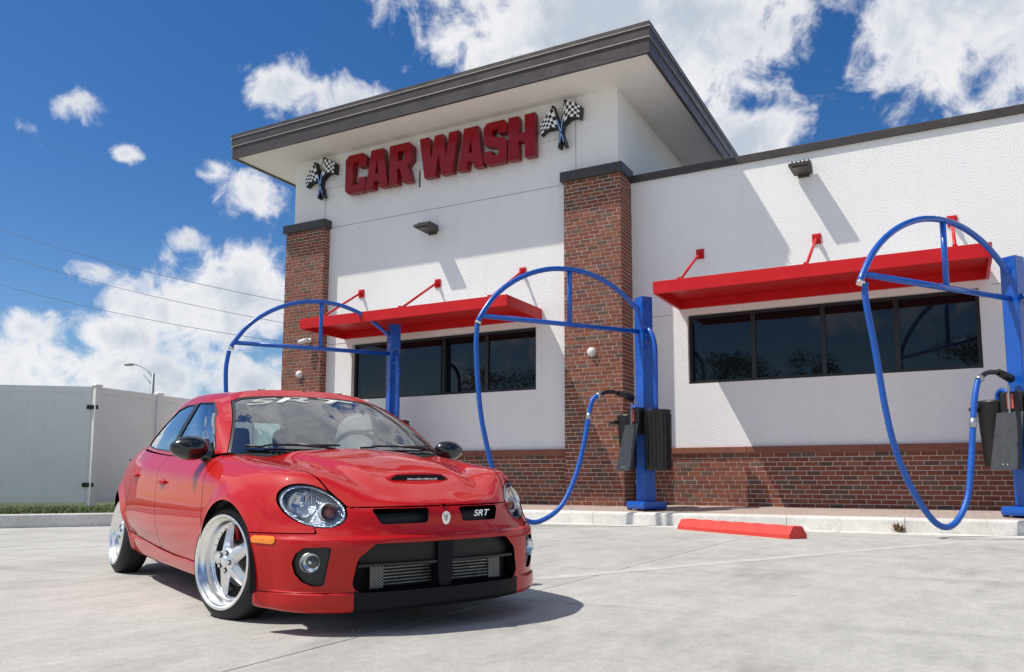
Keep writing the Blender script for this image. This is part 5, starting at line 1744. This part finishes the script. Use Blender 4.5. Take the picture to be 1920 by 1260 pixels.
for s in (1, -1):
    S = (lambda q: q if s > 0 else q.mirror())
    S(fendS).build('front_fender', 'paint', car)
    d1 = S(fdS).build('front_door', 'paint', car, weld=True)
    d2 = S(rdS).build('rear_door', 'paint', car, weld=True)
    S(fdS).offset(-.035).build('door_card', 'interior', d1, rim=0, weld=True)
    S(rdS).offset(-.035).build('door_card', 'interior', d2, rim=0, weld=True)
    S(sillS).build('sill', 'paint', car)
    S(quartS).build('rear_quarter', 'paint', car, weld=True)
    S(tailS).offset(-.002).build('tail_lamp', 'red_letter', car, rim=.01)
    S(gfS).offset(-.004).build('door_window', 'side_glass', d1, rim=0)
    S(grS).offset(-.004).build('door_window', 'side_glass', d2, rim=0)
    S(bpS).offset(.001).build('pillar_trim', 'trim', d1, rim=.006)
    for src, fl, dd in ((gfS, dlo_f, d1), (grS, dlo_r, d2)):
        seal = src.clip(lambda V: -(fl(xz(V)) + .008))[0]
        S(seal).offset(.0015).build('window_seal', 'trim', dd, rim=.006)
    for k, dd in (('f', d1), ('r', d2)):
        p, nq = on_side(*HANDLE[k])
        MB().sphere((p[0], (p[1] - .006) * s, p[2]), (.062, .012, .036), 18, 10).build('handle_cup', 'trim' if False else 'paint', dd)
        pts = [(p[0] + .07 - .14 * t, (p[1] + .004 + .016 * math.sin(math.pi * t)) * s, p[2] + .006) for t in np.linspace(0, 1, 7)]
        MB().tube(pts, .011, 8, radii=[.008, .011, .012, .012, .012, .011, .008]).build('handle', 'paint', dd)
    # mirror
    mi = MB()
    c = Vector((-.50, .862 * s, .897))
    mi.sphere((0, 0, 0), 1, 24, 14)
    vs = []
    for v in mi.v:
        x, y, z = v
        fx = .075 * (1.0 if x > 0 else .35)
        vs.append((c.x + x * fx, c.y + y * .108, c.z + z * .070 * (1 - .12 * y * s)))
    mi.v = vs
    mo = mi.build('mirror', 'mirror_black', car)
    MB().tube(smooth_path([(c.x - .005, c.y - .07 * s, c.z - .035), (c.x + .01, c.y - .13 * s, c.z - .052), (c.x + .02, .735 * s, .856)], 4), .03, 12, radii=[.036] * 4 + [.040] * 4 + [.048]).build('mirror_stalk', 'mirror_black', mo)
    MB().prism([(-.46, .852), (-.62, .862), (-.615, .93), (-.60, .955)], (.725 if s > 0 else -.745), (.745 if s > 0 else -.725), 'y').build('mirror_sail', 'trim', mo)
    gl = MB().lathe([(0, 0), (.9, 0), (1, .0)], 24, 'x'); gl.v = [(c.x - .027, c.y + v[1] * .10, c.z + v[2] * .060) for v in gl.v]; gl.build('mirror_glass', 'chrome', mo)

# inner skins so that nothing is open from below or behind
m = MB()
out_ = [(.70, .30), (.45, .55), (.40, .50), (-.30, .50), (-.35, .70), (-2.25, .70), (-2.3, .48), (-3.0, .48), (-3.1, .62), (-3.3, .40)]
poly = out_ + [(x, -y) for x, y in reversed(out_)]
m.add([(x, y, .19) for x, y in poly], [tuple(range(len(poly)))]); m.build('floor_pan', 'under', car)
for s in (1, -1):
    for cx_, cz_, rl_ in ((.125, .270, .357), (-2.64, .285, .340)):
        m = MB(); n = 20; vs = []
        for i in range(n + 1):
            a = math.radians(-12) + (math.pi + math.radians(24)) * i / n
            for yy in (.46, .825 if cx_ > 0 else .765):
                vs.append((cx_ + rl_ * math.cos(a), yy * s, cz_ + rl_ * math.sin(a)))
        m.add(vs, [(2 * i, 2 * i + 1, 2 * i + 3, 2 * i + 2) for i in range(n)], True)
        k = len(m.v)
        m.add([(cx_ + rl_ * math.cos(a), .46 * s, cz_ + rl_ * math.sin(a)) for a in np.linspace(-.2, math.pi + .2, 16)], [tuple(range(16))])
        m.build('wheel_liner', 'under', car)
MB().box(.30, .74, -.44, .44, .20, .55).build('engine_bay', 'under', car)
MB().box(-3.3, -2.0, -.62, .62, .25, .88).build('trunk_box', 'under', car)
MB().box(-2.2, -.2, -.70, .70, .20, .30).build('cabin_floor', 'interior_dark', car)

# cabin: dash, wheel, seats, rear shelf
MB().prism([(-.22, .84), (-.34, .868), (-.62, .862), (-.78, .82), (-.80, .62), (-.22, .55)], -.66, .66, 'y').build('dashboard', 'interior_dark', car)
MB().sphere((-.66, .33, .862), (.14, .20, .045), 18, 10).build('instrument_hood', 'interior_dark', car)
sw = MB(); P = []
for k in range(29):
    a = 2 * math.pi * k / 28
    P.append(Vector((-.90 + .07 * math.sin(a) , .34 + .185 * math.cos(a), .86 + .17 * math.sin(a))))
sw.tube(P, .016, 10, caps=False); swo = sw.build('steering_wheel', 'interior_dark', car)
MB().sphere((-.885, .34, .86), (.03, .07, .06), 14, 8).build('wheel_hub', 'interior_dark', swo)
for s in (1, -1):
    st = MB(); st.cbox(-1.72, -1.18, s * .34 - .24, s * .34 + .24, .42, .58, .05); so = st.build('seat', 'seat', car)
    b = MB(); b.cbox(-.08, .08, -.24, .24, 0, .56, .05); bo = b.build('seat_back', 'seat', so); bo.location = (-1.66, s * .34, .54); bo.rotation_euler = (0, math.radians(-16), 0)
    h = MB(); h.cbox(-.05, .05, -.13, .13, 0, .17, .035); ho = h.build('headrest', 'seat', so); ho.location = (-1.83, s * .34, 1.05); ho.rotation_euler = (0, math.radians(-10), 0)
MB().cbox(-2.36, -2.20, -.60, .60, .55, .96, .05).build('rear_seat', 'seat', car)
MB().box(-2.70, -2.36, -.58, .58, .90, .955).build('rear_shelf', 'interior_dark', car)
MB().cbox(-1.0, -.985, -.13, .13, 1.175, 1.235, .007).build('cabin_mirror', 'interior_dark', car)

# wipers
for y0, y1 in ((.06, .60), (-.60, -.06)):
    w = MB(); pts = []
    for t in np.linspace(0, 1, 9):
        y = y0 + (y1 - y0) * t; j = np.argmin((wsN.V[:, 1] - y) ** 2 + (wsN.V[:, 2] - (.895 + .012 * t)) ** 2)
        pts.append(wsN.V[j] + wsN.N[j] * .014)
    w.tube(pts, .007, 6)
    wo = w.build('wiper', 'trim', car)
    MB().tube([Vector(pts[4]) + Vector((0, 0, .004)), Vector(pts[4]) + Vector((.05, .16, -.012)), Vector((-.20, pts[4][1] + .30, .872))], .009, 6).build('wiper_arm', 'trim', wo)
# cowl louvres
for i in range(40):
    y = -.60 + i * .0305
    xx = -.20 - .16 * (y / .6) ** 2
    MB().box(xx - .055, xx - .02, y, y + .012, .876 - .03 * (y / .6) ** 2, .886 - .03 * (y / .6) ** 2).build('cowl_slot', 'under', [o for o in car.children if o.name.startswith('cowl')][0])
# roof aerial base is not visible; exhaust
MB().tube([(-3.30, -.45, .24), (-3.52, -.45, .235)], .035, 14).build('exhaust_tip', 'chrome', car)


# ---- wheels
def make_wheel():
    """wheel with its axis along +y (outer face at y = 0), centred at the origin"""
    w = empty('wheel', (0, 0, 0))
    R = .3045; Rr = .246
    tp = [(Rr - .012, -.018), (Rr + .004, -.004), (Rr + .022, -.010), (R - .020, -.022), (R - .006, -.034), (R, -.050), (R, -.10), (R, -.155), (R - .006, -.175), (R - .022, -.192), (Rr + .01, -.205), (Rr - .012, -.195)]
    t = MB().lathe(tp, 72, 'y'); to = t.build('tyre', 'tyre', w)
    for gy in (-.075, -.105, -.135):
        MB().lathe([(R + .0008, gy), (R + .0008, gy - .008)], 72, 'y').build('tread_groove', 'under', to)
    # deep polished lip and barrel
    bp_ = [(Rr - .001, -.008), (Rr - .002, .000), (Rr - .010, .003), (Rr - .017, -.001), (Rr - .021, -.012), (Rr - .024, -.022), (Rr - .033, -.030), (Rr - .040, -.048), (Rr - .044, -.070), (Rr - .052, -.078), (Rr - .060, -.080), (Rr - .062, -.086), (Rr - .050, -.088)]
    ro = MB().lathe(bp_, 96, 'y').build('rim_lip', 'polished', w)
    MB().lathe([(Rr - .062, -.086), (Rr - .046, -.10), (Rr - .040, -.16), (Rr - .02, -.20)], 64, 'y').build('barrel', 'alloy', ro)
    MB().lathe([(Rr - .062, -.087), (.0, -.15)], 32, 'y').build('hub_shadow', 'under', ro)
    # rivets round the lip
    for k in range(30):
        a = 2 * math.pi * k / 30
        rr = Rr - .0555
        MB().sphere((rr * math.cos(a), -.078, rr * math.sin(a)), (.0042, .004, .0042), 8, 6).build('rivet', 'steel', ro)
    # five tapered spokes with a ridge
    sp = None
    for k in range(5):
        a = math.radians(90 + 72 * k)
        m = MB()
        st = [(.030, .046, -.052, -.022), (.075, .040, -.054, -.028), (.13, .033, -.066, -.044), (.175, .028, -.078, -.060), (Rr - .056, .024, -.088, -.074)]
        vs = []
        for (r_, hw, yb_, yf) in st:
            for (dw, yy) in ((-hw, yb_), (-hw * .82, yf - .012), (-hw * .20, yf), (hw * .20, yf), (hw * .82, yf - .012), (hw, yb_)):
                x = r_ * math.cos(a) - dw * math.sin(a); z = r_ * math.sin(a) + dw * math.cos(a)
                vs.append((x, yy, z))
        n = len(st)
        fs = [(6 * i + k2, 6 * i + 6 + k2, 6 * i + 7 + k2, 6 * i + 1 + k2) for i in range(n - 1) for k2 in range(5)]
        fs += [tuple(range(6)), tuple(range(6 * (n - 1), 6 * n))]
        m.add(vs, fs); m.build('spoke', 'alloy', ro)
    hb = MB().lathe([(0, -.014), (.020, -.014), (.026, -.018), (.030, -.022), (.055, -.024), (.066, -.030), (.070, -.055)], 40, 'y').build('hub', 'alloy', ro)
    for k in range(5):
        a = math.radians(90 + 36 + 72 * k); c = (.047 * math.cos(a), 0, .047 * math.sin(a))
        MB().lathe([(.0135, -.0225), (.0135, -.019), (.011, -.019), (.011, -.0225)], 14, 'y', c).build('lug_seat', 'under', hb)
        MB().lathe([(0, -.013), (.006, -.013), (.009, -.017), (.009, -.024)], 6, 'y', c, smooth=False).build('lug_nut', 'chrome', hb)
    MB().lathe([(0, -.105), (.148, -.105), (.150, -.11), (.150, -.125), (.09, -.13), (0, -.13)], 40, 'y').build('brake_disc', 'steel', w)
    MB().cbox(-.055, .055, -.10, -.075, .10, .175, .012).build('brake_caliper', 'red_letter', w)
    return w


w0 = make_wheel()
first = True
for x, s, steer, camber in ((0, -1, 15.0, 2.0), (-2.667, -1, 0, 5.5), (0, 1, 15.0, 2.0), (-2.667, 1, 0, 5.5)):
    w = w0 if first else copy_tree(w0)
    first = False
    w.parent = car
    Rm = Matrix.Rotation(math.radians(steer), 4, 'Z') @ Matrix.Rotation(math.radians(camber) * (-1 if s > 0 else 1) * -1, 4, 'X')
    if s < 0: Rm = Rm @ Matrix.Rotation(math.pi, 4, 'Z')
    spin = Matrix.Rotation(math.radians(14 if x == 0 else 40), 4, 'Y')
    w.matrix_local = Matrix.Translation((x, .818 * s, .303)) @ Rm @ spin

# ---- stand the car on the lot: body attitude as parked on the slight cross slope
TH, RO, PI_ = -.4449, .0150, .0060
car.matrix_world = (Matrix.Translation((-2.989, 3.783, .3)) @ Matrix.Rotation(TH, 4, 'Z') @ Matrix.Rotation(PI_, 4, 'Y') @ Matrix.Rotation(RO, 4, 'X') @ Matrix.Translation((0, 0, -.3)))
